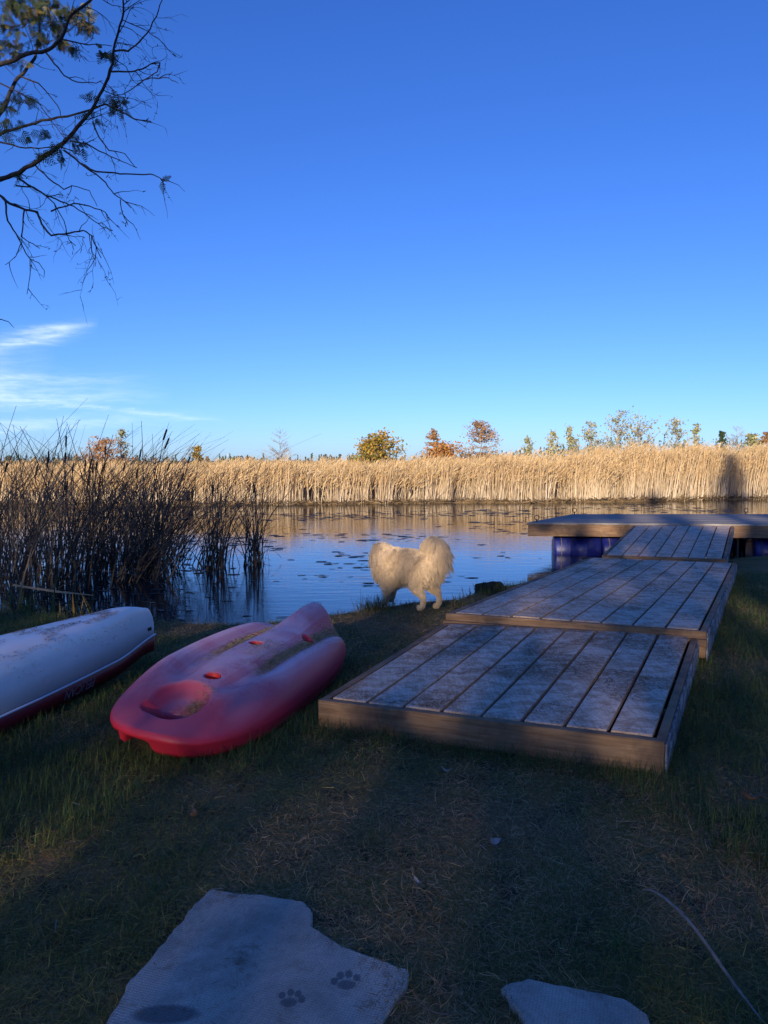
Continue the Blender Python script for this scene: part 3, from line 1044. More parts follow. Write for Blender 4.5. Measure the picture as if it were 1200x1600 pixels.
# ------------------------------------------------------------------ lawn
def foot(x, y, grow=0.0):
    """True where something stands on the ground and hides it"""
    ins = np.zeros(np.shape(x), bool)
    for q in (Q_NEAR, Q_MID):
        cx_, cy_ = (q.nl + q.nr + q.fl + q.fr)[:2] / 4
        ins |= in_poly(x, y, [tuple((np.array(c[:2]) - (cx_, cy_)) * (1 + grow) + (cx_, cy_)) for c in (q.nl, q.nr, q.fr, q.fl)])
    for poly in STONES:
        cx_, cy_ = np.mean(np.array(poly), axis=0)
        ins |= in_poly(x, y, [((a - cx_) * .92 + cx_, (b - cy_) * .92 + cy_) for a, b in poly])
    d0, d1 = np.asarray(x) - KC.x, np.asarray(y) - KC.y
    u_ = d0 * math.cos(KA) + d1 * math.sin(KA)
    v__ = d0 * math.sin(KA) - d1 * math.cos(KA)
    ins |= (np.abs(u_ / (KL / 2 * .93)) ** 2.6 + np.abs(v__ / (KW / 2 * .9)) ** 2.6) < 1
    d0, d1 = np.asarray(x) - CTIP.x, np.asarray(y) - CTIP.y
    u_ = -(d0 * math.cos(CA) + d1 * math.sin(CA))
    v__ = d0 * math.sin(CA) - d1 * math.cos(CA)
    hw_ = CB / 2 * (1 - np.exp(-(np.maximum(u_, 0) / 1.75) ** 1.1))
    ins |= (u_ > .2) & (u_ < CL) & (np.abs(v__) < hw_ * .85)
    return ins


def ground_points(n, ymin, ymax, power, rg, spread=0.56, pad=1.0):
    """points on the lawn the camera could see, thinner with distance"""
    t_ = rg.uniform(0, 1, n)
    y_ = (ymin ** power + t_ * (ymax ** power - ymin ** power)) ** (1 / power)
    x_ = rg.uniform(-1, 1, n) * (spread * y_ + pad)
    return x_, y_


def edge_boost(x, y):
    """tall grass along the dock's sides, under the boats and on the right-hand lawn"""
    e = np.zeros(np.shape(x))
    e = np.maximum(e, (foot(x, y, .16) & ~foot(x, y, 0)) * 0.9)
    right = sstep(0.25, 0.7, x - (1.34 + (y - 3.59) * .47)) * (y > 2.4)
    e = np.maximum(e, right * .8)
    right2 = sstep(0.9, 1.5, x) * sstep(2.2, 2.7, y) * .75
    e = np.maximum(e, right2)
    d0, d1 = x - KC.x, y - KC.y
    u_ = d0 * math.cos(KA) + d1 * math.sin(KA)
    v__ = d0 * math.sin(KA) - d1 * math.cos(KA)
    e = np.maximum(e, gaus(np.maximum(np.abs(v__) - .36, 0), .22) * (np.abs(u_) < 1.25) * .9)
    left = sstep(-.6, -1.4, x + .25 * (y - 3.2)) * sstep(2.6, 3.0, y)
    return np.maximum(e, left * .7)


rg = np.random.default_rng(31)
parts = []
# short thatch: dead strands and moss lying nearly flat
x_, y_ = ground_points(210000, 1.55, 9.2, 0.35, rg)
ok_ = ~foot(x_, y_) & (y_ < shore(x_) - .05)
x_, y_ = x_[ok_], y_[ok_]
n = len(x_)
dead = fbm(x_, y_, 51, 1.1, 4)
moss = fbm(x_ + 9, y_, 57, 0.8, 3)
dead_m = sstep(.42, .60, dead + .14 * gaus(np.hypot(x_ - .25, (y_ - 3.3) * .9), .8) + .16 * gaus(np.hypot(x_ - .25, y_ - 2.2), .45) - .12 * gaus(np.hypot(x_ + 1.1, y_ - 2.6), .7))
a_ = rg.uniform(0, 2 * PI, n)
el = np.abs(rg.normal(.30, .28, n))
d_ = np.stack([np.cos(a_) * np.cos(el), np.sin(a_) * np.cos(el), np.sin(el)], 1)
sd_ = np.stack([-np.sin(a_), np.cos(a_), rg.normal(0, .5, n)], 1)
L_ = rg.uniform(.018, .06, n) * (1 + .06 * (y_ - 2))
wd = rg.uniform(.0010, .0021, n) * (1 + .16 * np.maximum(y_ - 2.2, 0))
brown = np.array([[.42, .26, .12], [.30, .18, .09], [.52, .36, .18], [.38, .28, .15]])[rg.integers(0, 4, n)]
olive = np.array([[.26, .21, .05], [.33, .25, .06], [.19, .18, .05], [.40, .29, .09]])[rg.integers(0, 4, n)]
pick = (rg.uniform(0, 1, n) < dead_m)[:, None]
c_ = np.where(pick, brown, olive) * rg.uniform(.55, 1.3, (n, 1))
base = np.stack([x_, y_, ground_z(x_, y_) + rg.uniform(-.004, .014, n)], 1)
parts.append(ribbons(base, d_, sd_, L_, wd, rg.uniform(.0, .5, n), 3, c_, taper=.35, bend=sd_ * rg.normal(0, .35, (n, 1))))
V = np.concatenate([q[0] for q in parts]); C = np.concatenate([q[2] for q in parts]); Q = parts[0][1]
o = fast_mesh('thatch', V, Q, M['blade'], C)
tag(o, 'matted dead grass and moss covering the shaded lawn', 'dead grass', kind='stuff')

# green blades in tufts
x_, y_ = ground_points(300000, 1.7, 10.5, 0.45, rg)
eb = edge_boost(x_, y_)
tuft = fbm(x_, y_, 61, 2.4, 4)
dens = np.clip(sstep(.44, .66, tuft) * .5 + eb * (.45 + .75 * sstep(.33, .58, tuft)), 0, 1)
dens = dens * (1 - .85 * gaus(np.hypot(x_ - .3, (y_ - 3.15) * 1.2), .55))
ok_ = (rg.uniform(0, 1, len(x_)) < dens) & ~foot(x_, y_) & (y_ < shore(x_) + .02)
x_, y_, eb = x_[ok_], y_[ok_], eb[ok_]
n = len(x_)
a_ = rg.uniform(0, 2 * PI, n)
el = rg.normal(1.05, .27, n)
d_ = np.stack([np.cos(a_) * np.cos(el), np.sin(a_) * np.cos(el), np.sin(el)], 1)
sd_ = np.stack([-np.sin(a_), np.cos(a_), np.zeros(n)], 1)
L_ = rg.uniform(.03, .075, n) * (1 + 1.1 * eb * rg.uniform(.4, 1.3, n))
wd = rg.uniform(.0016, .0034, n) * (1 + .08 * np.maximum(y_ - 2.2, 0))
green = np.array([[.06, .115, .03], [.085, .135, .035], [.05, .095, .035], [.12, .14, .04]])[rg.integers(0, 4, n)] * rg.uniform(.7, 1.35, (n, 1))
tip = green * .8 + np.array([.05, .045, .012]) * rg.uniform(0, 1, (n, 1))
base = np.stack([x_, y_, ground_z(x_, y_) - .004], 1)
V, Q, C = ribbons(base, d_, sd_, L_, wd, rg.uniform(.05, .45, n), 4, green, tip, taper=.08, bend=d_ * np.array([1, 1, 0]) * rg.uniform(0, .5, (n, 1)))
o = fast_mesh('grass', V, Q, M['blade'], C)
tag(o, 'dark green grass growing in tufts round the boats and docks', 'grass', kind='stuff')

# longer bank grass along the water's edge
x_ = np.concatenate([rg.uniform(-4.5, 7.5, 4200), rg.normal(-.10, .10, 420), rg.normal(.75, .13, 200), rg.normal(.24, .05, 60)])
y_ = shore(x_) - np.abs(rg.normal(.0, .32, len(x_))) + .12
y_[4200:] = np.concatenate([rg.normal(8.32, .10, 420), rg.normal(8.4, .1, 200), rg.normal(8.4, .05, 60)])
ok_ = ~foot(x_, y_) & ((vnoise(x_, y_, 71, 2.6) > .45) | (np.arange(len(x_)) >= 4200))
x_, y_ = x_[ok_], y_[ok_]
n = len(x_)
a_ = rg.uniform(0, 2 * PI, n)
el = rg.normal(1.2, .22, n)
d_ = np.stack([np.cos(a_) * np.cos(el), np.sin(a_) * np.cos(el), np.sin(el)], 1)
sd_ = np.stack([-np.sin(a_), np.cos(a_), np.zeros(n)], 1)
L_ = rg.uniform(.07, .24, n) * np.where((x_ > .12) & (x_ < .75), .45, np.where((x_ < .1) & (x_ > -.3), 1.3, np.where((x_ < -.3) & (x_ > -3.4), .55, 1.0)))
cc = np.array([[.08, .10, .03], [.16, .14, .05], [.06, .085, .03], [.26, .20, .09]])[rg.integers(0, 4, n)] * rg.uniform(.7, 1.3, (n, 1))
base = np.stack([x_, y_, ground_z(x_, y_) - .01], 1)
V, Q, C = ribbons(base, d_, sd_, L_, rg.uniform(.004, .0075, n), rg.uniform(.05, .6, n), 6, cc, cc * 1.15, taper=.06, bend=d_ * np.array([1, 1, 0]) * rg.uniform(0, .7, (n, 1)))
o = fast_mesh('bank_grass', V, Q, M['blade'], C)
tag(o, 'longer yellow green grass fringing the water at the bank', 'grass', kind='stuff')

# ------------------------------------------------------------------ small things on the lawn
def leaf_mesh(L_, W_, curl, lobes, rnd):
    """a dry curled leaf with a fold along its midrib"""
    n = 9
    V, Fc = [], []
    for i in range(n + 1):
        t_ = i / n
        hw = W_ / 2 * math.sin(PI * min(1, t_ * .96 + .03)) ** .7 * (1 + .22 * math.sin(lobes * PI * t_))
        for s_ in (-1, -.5, 0, .5, 1):
            V.append((L_ * (t_ - .5), hw * s_, curl * L_ * ((t_ - .5) ** 2) * 1.6 + abs(s_) * hw * .55 + rnd.uniform(-.0015, .0015)))
    for i in range(n):
        for k in range(4):
            a = i * 5 + k
            Fc.append((a, a + 1, a + 6, a + 5))
    b_ = MB(); b_.add(V, Fc)
    return b_


def leaf_material(name, c0, c1):
    m, t, p = mat(name, .75, spec=.25)
    t.set(p.inputs['Base Color'], t.ramp(t.noise(obj_coord(t), 40, 5, .65), [(.35, c0), (.65, c1)]))
    return m


M['pale_leaf'] = leaf_material('pale_dry_leaf', (.30, .26, .24), (.50, .45, .42))
M['brown_leaf'] = leaf_material('brown_dry_leaf', (.16, .09, .06), (.26, .16, .10))
rnd = random.Random(5)
for x_, y_, z_, L_, W_, rot_, mt, lab in ((.414, 2.87, .035, .07, .026, (.7, .35, .9), 'pale_leaf', 'pale curled leaf standing out on the dark lawn'),
                                         (1.566, 3.2, .05, .085, .06, (.35, -.1, 2.9), 'brown_leaf', 'brown curled leaf lying in the green grass on the right'),
                                         (.30, 3.60, .016, .055, .013, (.1, .05, -.25), 'pale_leaf', 'thin straw coloured sliver lying before the dock platform'),
                                         (.12, 2.61, .022, .040, .012, (.2, .1, -.9), 'pale_leaf', 'small pale sliver on the lawn just beyond the paw-marked stone'),
                                         (-.80, 3.12, .02, .075, .03, (.3, .2, 1.9), 'brown_leaf', 'dull brown leaf on the lawn between the kayak and the paw-marked stone')):
    o = leaf_mesh(L_, W_, 1.0, 3, rnd).build('fallen_leaf', M[mt], smooth=True)
    o.location = (x_, y_, z_ + float(ground_z(x_, y_)))
    o.rotation_euler = rot_
    tag(o, lab, 'leaf', 'leaves fallen on the lawn')
# straw and small bits of leaf trodden into the lawn
rg = np.random.default_rng(59)
x_, y_ = ground_points(260, 1.9, 7.5, .6, rg)
ok_ = ~foot(x_, y_)
x_, y_ = x_[ok_], y_[ok_]
P = np.stack([x_, y_, ground_z(x_, y_) + .022], 1)
V, Q, C = needles(P, .055, .0042, [(.30, .22, .13), (.22, .14, .08), (.40, .32, .22), (.16, .10, .07)], .2, 60)
o = fast_mesh('leaf_litter', V, Q, M['needle'], C)
tag(o, 'bits of straw and leaf trodden into the shaded lawn', 'leaf litter', kind='stuff')
# long bent stalk at the lower right
m, t, p = mat('grey_dry_stalk', .6, spec=.35)
t.set(p.inputs['Base Color'], t.ramp(t.noise(t.n('ShaderNodeMapping', {'Vector': obj_coord(t), 'Scale': (40, 8, 40)}).outputs[0], 2, 5), [(.35, (.13, .115, .10)), (.65, (.24, .21, .18))]))
sp_ = [(.872, 2.50, .058), (.888, 2.48, .072), (.905, 2.40, .092), (.925, 2.30, .098), (.943, 2.21, .088), (.962, 2.12, .062), (.982, 2.05, .036), (1.005, 1.98, .012), (1.02, 1.93, .0)]
mb = MB()
pts = []
for i in range(len(sp_) - 1):
    for k in range(4):
        pts.append(Vector(sp_[i]).lerp(Vector(sp_[i + 1]), k / 4))
pts.append(Vector(sp_[-1]))
for _ in range(2):
    pts = [pts[0]] + [(pts[i - 1] + pts[i] * 2 + pts[i + 1]) / 4 for i in range(1, len(pts) - 1)] + [pts[-1]]
mb.tube(pts, [.0012 + .0042 * math.sin(PI * min(1, (i + 1) / len(pts) * 1.02)) ** .8 for i in range(len(pts))], 8)
o = mb.build('dry_stalk', m, smooth=True)
tag(o, 'long bent grey stalk arching over the grass near the lower right corner', 'stalk')

# mossy stone at the water's edge beside the dock
bm = bmesh.new()
bmesh.ops.create_icosphere(bm, subdivisions=4, radius=1)
for v_ in bm.verts:
    c_ = v_.co
    f_ = 1 + .55 * (float(fbm(c_.x + 3, c_.y + c_.z * 1.7, 81, 1.6, 3)) - .5) + .3 * (float(fbm(c_.x * 2 + 7, c_.y * 2 - c_.z * 2, 83, 2.5, 2)) - .5)
    v_.co = Vector((c_.x * .22 * f_, c_.y * .2 * f_, c_.z * .15 * f_))
me = bpy.data.meshes.new('shore_rock'); bm.to_mesh(me); bm.free()
m, t, p = mat('mossy_stone', .95, spec=.2)
gp = t.n('ShaderNodeNewGeometry').outputs['Position']
t.set(p.inputs['Base Color'], t.ramp(t.noise(gp, 14, 6, .7), [(.35, (.018, .017, .015)), (.55, (.04, .042, .025)), (.7, (.075, .075, .04))]))
bump(t, p, t.noise(gp, 40, 5, .7), .8, .02)
me.materials.append(m); me.shade_smooth()
o = link(bpy.data.objects.new('shore_rock', me))
o.location = (1.34, 9.42, -.14)
tag(o, 'dark mossy rock on the bank beside the long dock section', 'rock')
rg2 = np.random.default_rng(91)
n = 90
a_ = rg2.uniform(0, 2 * PI, n); el = rg2.normal(1.2, .25, n)
d_ = np.stack([np.cos(a_) * np.cos(el), np.sin(a_) * np.cos(el), np.sin(el)], 1)
sd_ = np.stack([-np.sin(a_), np.cos(a_), 0 * a_], 1)
base = np.stack([rg2.normal(1.33, .15, n), rg2.normal(9.2, .08, n), np.full(n, -.08)], 1)
cc = np.array([[.05, .085, .025], [.11, .12, .04], [.16, .14, .06]])[rg2.integers(0, 3, n)]
V, Q, C = ribbons(base, d_, sd_, rg2.uniform(.10, .26, n), rg2.uniform(.004, .008, n), rg2.uniform(.05, .5, n), 6, cc, cc * 1.1, taper=.06)
o = fast_mesh('grass_tuft', V, Q, M['blade'], C)
tag(o, 'tuft of long grass growing on the mossy bank rock', 'grass tuft', kind='stuff')

# ------------------------------------------------------------------ the dog
DOGH = math.atan2(.62, -.78)
DOGP = Vector((.43, 8.08, 0))
DOGP.z = float(ground_z(.47, 8.08)) + .012
dog = empty('dog', DOGP, DOGH)
dog.scale = (1.06, 1.06, 1.17)
tag(dog, 'fluffy cream dog standing at the bank with its curled tail towards the camera', 'dog')
joints = {}
bm = bmesh.new()
sk_edges = []
Vd, Rd = [], []


def J(name, co, r_, parent=None):
    joints[name] = len(Vd)
    Vd.append(co)
    Rd.append(r_)
    if parent:
        sk_edges.append((joints[parent], joints[name]))


# local: +x towards the head, +y the dog's left
J('pelvis', (.02, 0, .392), (.128, .135))
J('loin', (.16, 0, .400), (.128, .145), 'pelvis')
J('rib', (.32, 0, .398), (.132, .150), 'loin')
J('chest', (.45, 0, .388), (.125, .145), 'rib')
J('neck', (.53, -.01, .435), (.115, .120), 'chest')
J('nape', (.585, -.03, .475), (.100, .100), 'neck')
J('head', (.63, -.075, .490), (.085, .085), 'nape')
J('stop', (.69, -.125, .48), (.058, .055), 'head')
J('muzzle', (.715, -.17, .455), (.036, .034), 'stop')
J('nose', (.73, -.205, .445), (.022, .02), 'muzzle')
for s_, nm in ((1, 'l'), (-1, 'r')):
    fx = .02 if s_ > 0 else -.045
    J('hip' + nm, (-.02 + fx, s_ * .075, .345), (.098, .088), 'pelvis')
    J('knee' + nm, (.045 + fx, s_ * .092, .225), (.064, .056), 'hip' + nm)
    J('hock' + nm, (-.075 + fx, s_ * .092, .125), (.032, .03), 'knee' + nm)
    J('pastern' + nm, (-.055 + fx, s_ * .092, .04), (.027, .026), 'hock' + nm)
    J('toe' + nm, (.005 + fx, s_ * .094, .022), (.030, .023), 'pastern' + nm)
    gx_ = .0 if s_ > 0 else .05
    J('shoulder' + nm, (.44 + gx_ * .4, s_ * .075, .29), (.08, .07), 'chest')
    J('elbow' + nm, (.405 + gx_, s_ * .082, .205), (.05, .046), 'shoulder' + nm)
    J('wrist' + nm, (.425 + gx_, s_ * .082, .09), (.034, .032), 'elbow' + nm)
    J('fpast' + nm, (.432 + gx_, s_ * .082, .04), (.030, .028), 'wrist' + nm)
    J('ftoe' + nm, (.475 + gx_, s_ * .083, .023), (.032, .024), 'fpast' + nm)
J('tail0', (-.11, 0, .455), (.045, .045), 'pelvis')
J('tail1', (-.165, -.01, .535), (.036, .036), 'tail0')
J('tail2', (-.14, -.03, .60), (.034, .034), 'tail1')
J('tail3', (-.055, -.05, .625), (.032, .032), 'tail2')
J('tail4', (.02, -.085, .58), (.026, .026), 'tail3')
J('tail5', (.05, -.12, .53), (.016, .016), 'tail4')
me = bpy.data.meshes.new('dog_skeleton')
me.from_pydata(Vd, sk_edges, [])
tmp = bpy.data.objects.new('dog_skeleton', me)
COL.objects.link(tmp)
sm = tmp.modifiers.new('skin', 'SKIN')
sm.use_smooth_shade = True
sv = me.skin_vertices[0].data
for i, r_ in enumerate(Rd):
    sv[i].radius = r_
    sv[i].use_root = (i == 0)
ss_ = tmp.modifiers.new('sub', 'SUBSURF'); ss_.levels = 2; ss_.render_levels = 2
bpy.context.view_layer.update()
bmesh_me = bpy.data.meshes.new_from_object(tmp.evaluated_get(bpy.context.evaluated_depsgraph_get()))
COL.objects.unlink(tmp); bpy.data.objects.remove(tmp)
bmesh_me.name = 'body'
m, t, p = mat('cream_coat', .9, (.50, .37, .22), spec=.1)
M['coat'] = m
bmesh_me.materials.clear(); bmesh_me.materials.append(m); bmesh_me.shade_smooth()
body = link(bpy.data.objects.new('body', bmesh_me), dog)
# ears, nose and eyes
for s_ in (1, -1):
    mb = MB()
    b0 = Vector((.645 + s_ * .045, -.08 + s_ * .03, .535))
    mb.add([tuple(b0 + Vector(q)) for q in ((-.012, -s_ * .03, -.015), (-.012, s_ * .03, -.03), (.012, s_ * .028, -.03), (.014, -s_ * .03, -.015), (.0, s_ * .012, .03))],
           [(0, 1, 4), (1, 2, 4), (2, 3, 4), (3, 0, 4), (3, 2, 1, 0)])
    mb.build('ear', M['coat'], dog, smooth=True)
m, t, p = mat('dog_nose', .35, (.012, .01, .01)); M['dnose'] = m
for nm, co, r_ in (('nose', (.737, -.226, .447), .017), ('eye', (.738, -.135, .503), .009), ('eye', (.672, -.155, .503), .009)):
    mb = MB()
    for th_ in range(6):
        pass
    bm = bmesh.new(); bmesh.ops.create_uvsphere(bm, u_segments=12, v_segments=8, radius=r_)
    me = bpy.data.meshes.new(nm); bm.to_mesh(me); bm.free(); me.materials.append(M['dnose']); me.shade_smooth()
    o = link(bpy.data.objects.new(nm, me), dog); o.location = co

# fur as hair strands sampled over the body
bme = bmesh_me
bme.calc_loop_triangles()
nt_ = len(bme.loop_triangles)
tri = np.zeros(nt_ * 3, np.int32); bme.loop_triangles.foreach_get('vertices', tri); tri = tri.reshape(-1, 3)
co = np.zeros(len(bme.vertices) * 3, np.float32); bme.vertices.foreach_get('co', co); co = co.reshape(-1, 3)
no = np.zeros(len(bme.vertices) * 3, np.float32); bme.vertices.foreach_get('normal', no); no = no.reshape(-1, 3)
A, B_, C_ = co[tri[:, 0]], co[tri[:, 1]], co[tri[:, 2]]
ar = np.linalg.norm(np.cross(B_ - A, C_ - A), axis=1)
rg = np.random.default_rng(77)
NF = 60000
cen = (A + B_ + C_) / 3
on_tail = (cen[:, 2] > .47) & (cen[:, 0] < .12) & ((cen[:, 2] > .53) | (cen[:, 0] < -.08))
wgt = ar * np.where(on_tail, 3.2, 1.0) * np.where(cen[:, 2] < .16, .7, 1.0)
ti = rg.choice(nt_, NF, p=wgt / wgt.sum())
u1, u2 = rg.uniform(0, 1, (2, NF))
fl = u1 + u2 > 1
u1[fl], u2[fl] = 1 - u1[fl], 1 - u2[fl]
P0 = A[ti] * (1 - u1 - u2)[:, None] + B_[ti] * u1[:, None] + C_[ti] * u2[:, None]
Nn = no[tri[ti, 0]] * (1 - u1 - u2)[:, None] + no[tri[ti, 1]] * u1[:, None] + no[tri[ti, 2]] * u2[:, None]
Nn /= np.linalg.norm(Nn, axis=1)[:, None] + 1e-6
tailm = on_tail[ti]
x0, y0, z0 = P0.T
leg = sstep(.23, .13, z0)
face = sstep(-.11, -.15, y0) * (x0 > .6)
ruff = sstep(.38, .52, x0) * sstep(.25, .4, z0) * (1 - face)
breech = sstep(.08, -.08, x0) * sstep(.17, .25, z0) * (1 - sstep(.44, .5, z0))
belly = sstep(.30, .22, z0) * (1 - leg) * (x0 > .08) * (x0 < .42)
length = .048 + .035 * ruff + .012 * breech + .004 * belly - .016 * sstep(.36, .26, z0) * (x0 < .14)
length = length * (1 - leg * .72) * (1 - .75 * face)
length = np.where(tailm, .105, length) * rg.uniform(.65, 1.2, NF)
cl = np.stack([fbm(x0 * 1.0 + z0 * .7, y0 + z0, 100 + k, 28, 2) - .5 for k in range(3)], 1) * 1.1
flow = np.stack([-.75 + 0 * x0, 0 * x0, -.55 - .6 * (z0 < .36) - .5 * leg], 1)
flow[tailm] = np.array([-.55, -.22, -.55])
flow += ruff[:, None] * np.array([-.05, 0, -.25])
D0 = Nn * np.where(tailm, 1.15, .72)[:, None] * (1 - .45 * leg)[:, None] + flow * .62 + cl * .6 + rg.normal(0, .12, (NF, 3))
D0 /= np.linalg.norm(D0, axis=1)[:, None]
NP = 5
tt = np.linspace(0, 1, NP)
grav = np.where(tailm, .85, .42) * (1 - .6 * leg)
pos = P0[:, None, :] + D0[:, None, :] * (length[:, None] * tt)[:, :, None]
pos = pos + (flow * .30 + cl * .35)[:, None, :] * (length[:, None] * tt ** 2)[:, :, None]
pos[:, :, 2] -= (grav * length)[:, None] * (tt ** 2)[None, :]
# strands draw together into tufts
gi = rg.choice(NF, 850, replace=False)
near_g = np.zeros(NF, np.int64)
for a0 in range(0, NF, 4000):
    dd_ = ((P0[a0:a0 + 4000, None, :] - P0[gi][None]) ** 2).sum(2)
    near_g[a0:a0 + 4000] = gi[dd_.argmin(1)]
pull = (np.where(tailm, .50, .24) * (1 - .5 * leg))[:, None, None] * (tt ** 1.6)[None, :, None]
pos = pos * (1 - pull) + pos[near_g] * pull
pos[:, :, 2] = np.maximum(pos[:, :, 2], .004)
hc = bpy.data.hair_curves.new('fur')
hc.add_curves([NP] * NF)
hc.points.foreach_set('position', pos.astype(np.float32).ravel())
rad = np.tile(np.array([1, .95, .8, .55, .15]) * .0011, (NF, 1)).astype(np.float32)
hc.points.foreach_set('radius', rad.ravel())
m, t, p = mat('cream_fur', .75, spec=.12)
hi = t.n('ShaderNodeHairInfo')
oc = obj_coord(t)
t.set(p.inputs['Base Color'], t.mix(hi.outputs['Random'], t.mix(t.mapr(t.noise(oc, 5, 3), .4, .65), (.58, .41, .23), (.70, .52, .32)), (.78, .62, .43)))
hc.materials.append(m)
fo = link(bpy.data.objects.new('fur', hc), dog)

# ------------------------------------------------------------------ cattails on the near shore, in the shade
CC = np.array([[.10, .078, .062], [.14, .105, .08], [.08, .066, .057], [.20, .155, .11], [.09, .076, .055]])  # darker than dry cattail tan; the shade is partly put into these colours


def cattail_blades(bx, by, rg, hmin, hmax, lean, width=(.011, .024)):
    n = len(bx)
    a_ = rg.uniform(0, 2 * PI, n)
    tilt = np.abs(rg.normal(.07, .09, n))
    d_ = np.stack([np.cos(a_) * np.sin(tilt) + lean * rg.uniform(.2, 1.5, n), np.sin(a_) * np.sin(tilt) * .7, np.cos(tilt)], 1)
    d_ /= np.linalg.norm(d_, axis=1)[:, None]
    a2 = rg.uniform(0, PI, n)
    sd_ = np.stack([np.cos(a2), np.sin(a2), 0 * a2], 1)
    L_ = rg.uniform(hmin, hmax, n)
    z_ = np.maximum(ground_z(bx, by), WATER_Z - .15)
    base = np.stack([bx, by, z_], 1)
    bn = np.stack([rg.normal(.10, .40, n), rg.normal(0, .2, n), 0 * a2], 1)
    brk = rg.uniform(0, 1, n) < .14
    droop = np.where(brk, rg.uniform(.25, .6, n), np.abs(rg.normal(.09, .12, n)))
    bn[brk] *= 2.4
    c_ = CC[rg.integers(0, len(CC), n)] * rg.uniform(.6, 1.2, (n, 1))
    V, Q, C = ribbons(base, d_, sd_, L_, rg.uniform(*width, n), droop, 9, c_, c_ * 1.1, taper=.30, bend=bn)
    return V, Q, C


def seed_head(parent, x, y, z, L_, lean, rnd):
    mb = MB()
    d_ = Vector((lean + rnd.uniform(-.1, .1), rnd.uniform(-.15, .15), 1)).normalized()
    top = Vector((x, y, z))
    r_ = rnd.uniform(.011, .016)
    prof = [(0, .25), (.04, .8), (.12, 1), (.5, 1.04), (.88, 1), (.96, .75), (1, .3)]
    mb.tube([top + d_ * (t_ * L_) for t_, _ in prof], [r_ * q for _, q in prof], 8)
    mb.tube([top + d_ * L_, top + d_ * (L_ + .12)], [.003, .0015], 5)
    mb.tube([top, top - d_ * .4 - Vector((0, 0, .3)), Vector((x - d_.x * (z + .3) * .9, y, -.4))], [.004, .005, .006], 5)
    mb.build('seed_head', M['head'], parent, smooth=True)


m, t, p = mat('cattail_head', .95, spec=.1)
t.set(p.inputs['Base Color'], t.ramp(t.noise(obj_coord(t), 60, 3), [(.3, (.045, .026, .018)), (.7, (.10, .06, .04))]))
M['head'] = m
rg = np.random.default_rng(101)
rnd = random.Random(12)
# main stand: from the left edge of the view to the open water
stand = empty('cattail_stand', (-5.2, 11.3, -.3))
tag(stand, 'big dense stand of dark shaded cattails at the left edge of the water', 'cattails')
n = 1050
by = rg.uniform(9.3, 13.9, n)
right_edge = np.interp(by, [9.3, 10.5, 12, 13.2, 14], [-4.55, -4.1, -3.62, -3.75, -4.4])
bx = right_edge - np.abs(rg.exponential(1.35, n)) + rg.normal(0, .05, n)
keep = (vnoise(bx, by, 111, 2.2) > .22) & (bx > -10)
bx, by = bx[keep], by[keep]
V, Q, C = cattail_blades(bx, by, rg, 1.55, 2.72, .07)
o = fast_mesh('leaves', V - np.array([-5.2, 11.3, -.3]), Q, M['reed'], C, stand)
o['kind'] = 'stuff'
for k in range(26):
    y = rnd.uniform(10, 13.2)
    x = float(np.interp(y, [9.3, 10.5, 12, 13.2, 14], [-4.5, -4.05, -3.6, -3.7, -4.4])) + rnd.uniform(-1.9, .35)
    seed_head(stand, x + 5.2, y - 11.3, rnd.uniform(1.05, 1.85) + .3, rnd.uniform(.13, .20), .12 + .25 * max(0, x + 4.4), rnd)
# strongly leaning outer stalks at its right side
n = 200
by = rg.uniform(11.2, 13.3, n)
bx = rg.normal(-3.75, .22, n)
V, Q, C = cattail_blades(bx, by, rg, 1.5, 2.3, .34)
o = fast_mesh('leaning_leaves', V - np.array([-5.2, 11.3, -.3]), Q, M['reed'], C, stand)
o['kind'] = 'stuff'
# undergrowth of broken stalks
n = 300
by = rg.uniform(9.1, 13.5, n)
bx = np.interp(by, [9.3, 12, 14], [-4.5, -3.55, -4.2]) - np.abs(rg.exponential(1.4, n))
a_ = rg.uniform(0, 2 * PI, n)
el = np.abs(rg.normal(.45, .35, n))
d_ = np.stack([np.cos(a_) * np.cos(el), np.sin(a_) * np.cos(el) * .6, np.sin(el)], 1)
sd_ = np.stack([-np.sin(a_), np.cos(a_), 0 * a_ + .4], 1)
c_ = CC[rg.integers(0, len(CC), n)] * rg.uniform(.5, 1.1, (n, 1))
V, Q, C = ribbons(np.stack([bx, by, WATER_Z + rg.uniform(-.02, .5, n)], 1), d_, sd_, rg.uniform(.4, 1.0, n), rg.uniform(.006, .012, n), rg.uniform(0, .3, n), 4, c_, taper=.2)
o = fast_mesh('broken_leaves', V - np.array([-5.2, 11.3, -.3]), Q, M['reed'], C, stand)
o['kind'] = 'stuff'
# one broken leaf over the water, its tan brightened in place of sunlight
mb = MB()
mb.add([(-4.42, 9.05, .02), (-4.41, 9.08, .035), (-3.98, 9.28, -.075), (-3.985, 9.25, -.095), (-3.60, 9.45, -.16), (-3.60, 9.44, -.166)], [(0, 1, 2, 3), (3, 2, 4, 5)])
m, t, p = mat('sunlit_leaf_blade', .7, (.46, .29, .14))
o = mb.build('pale_leaf', m, stand)
o.location = (5.2, -11.3, .3)

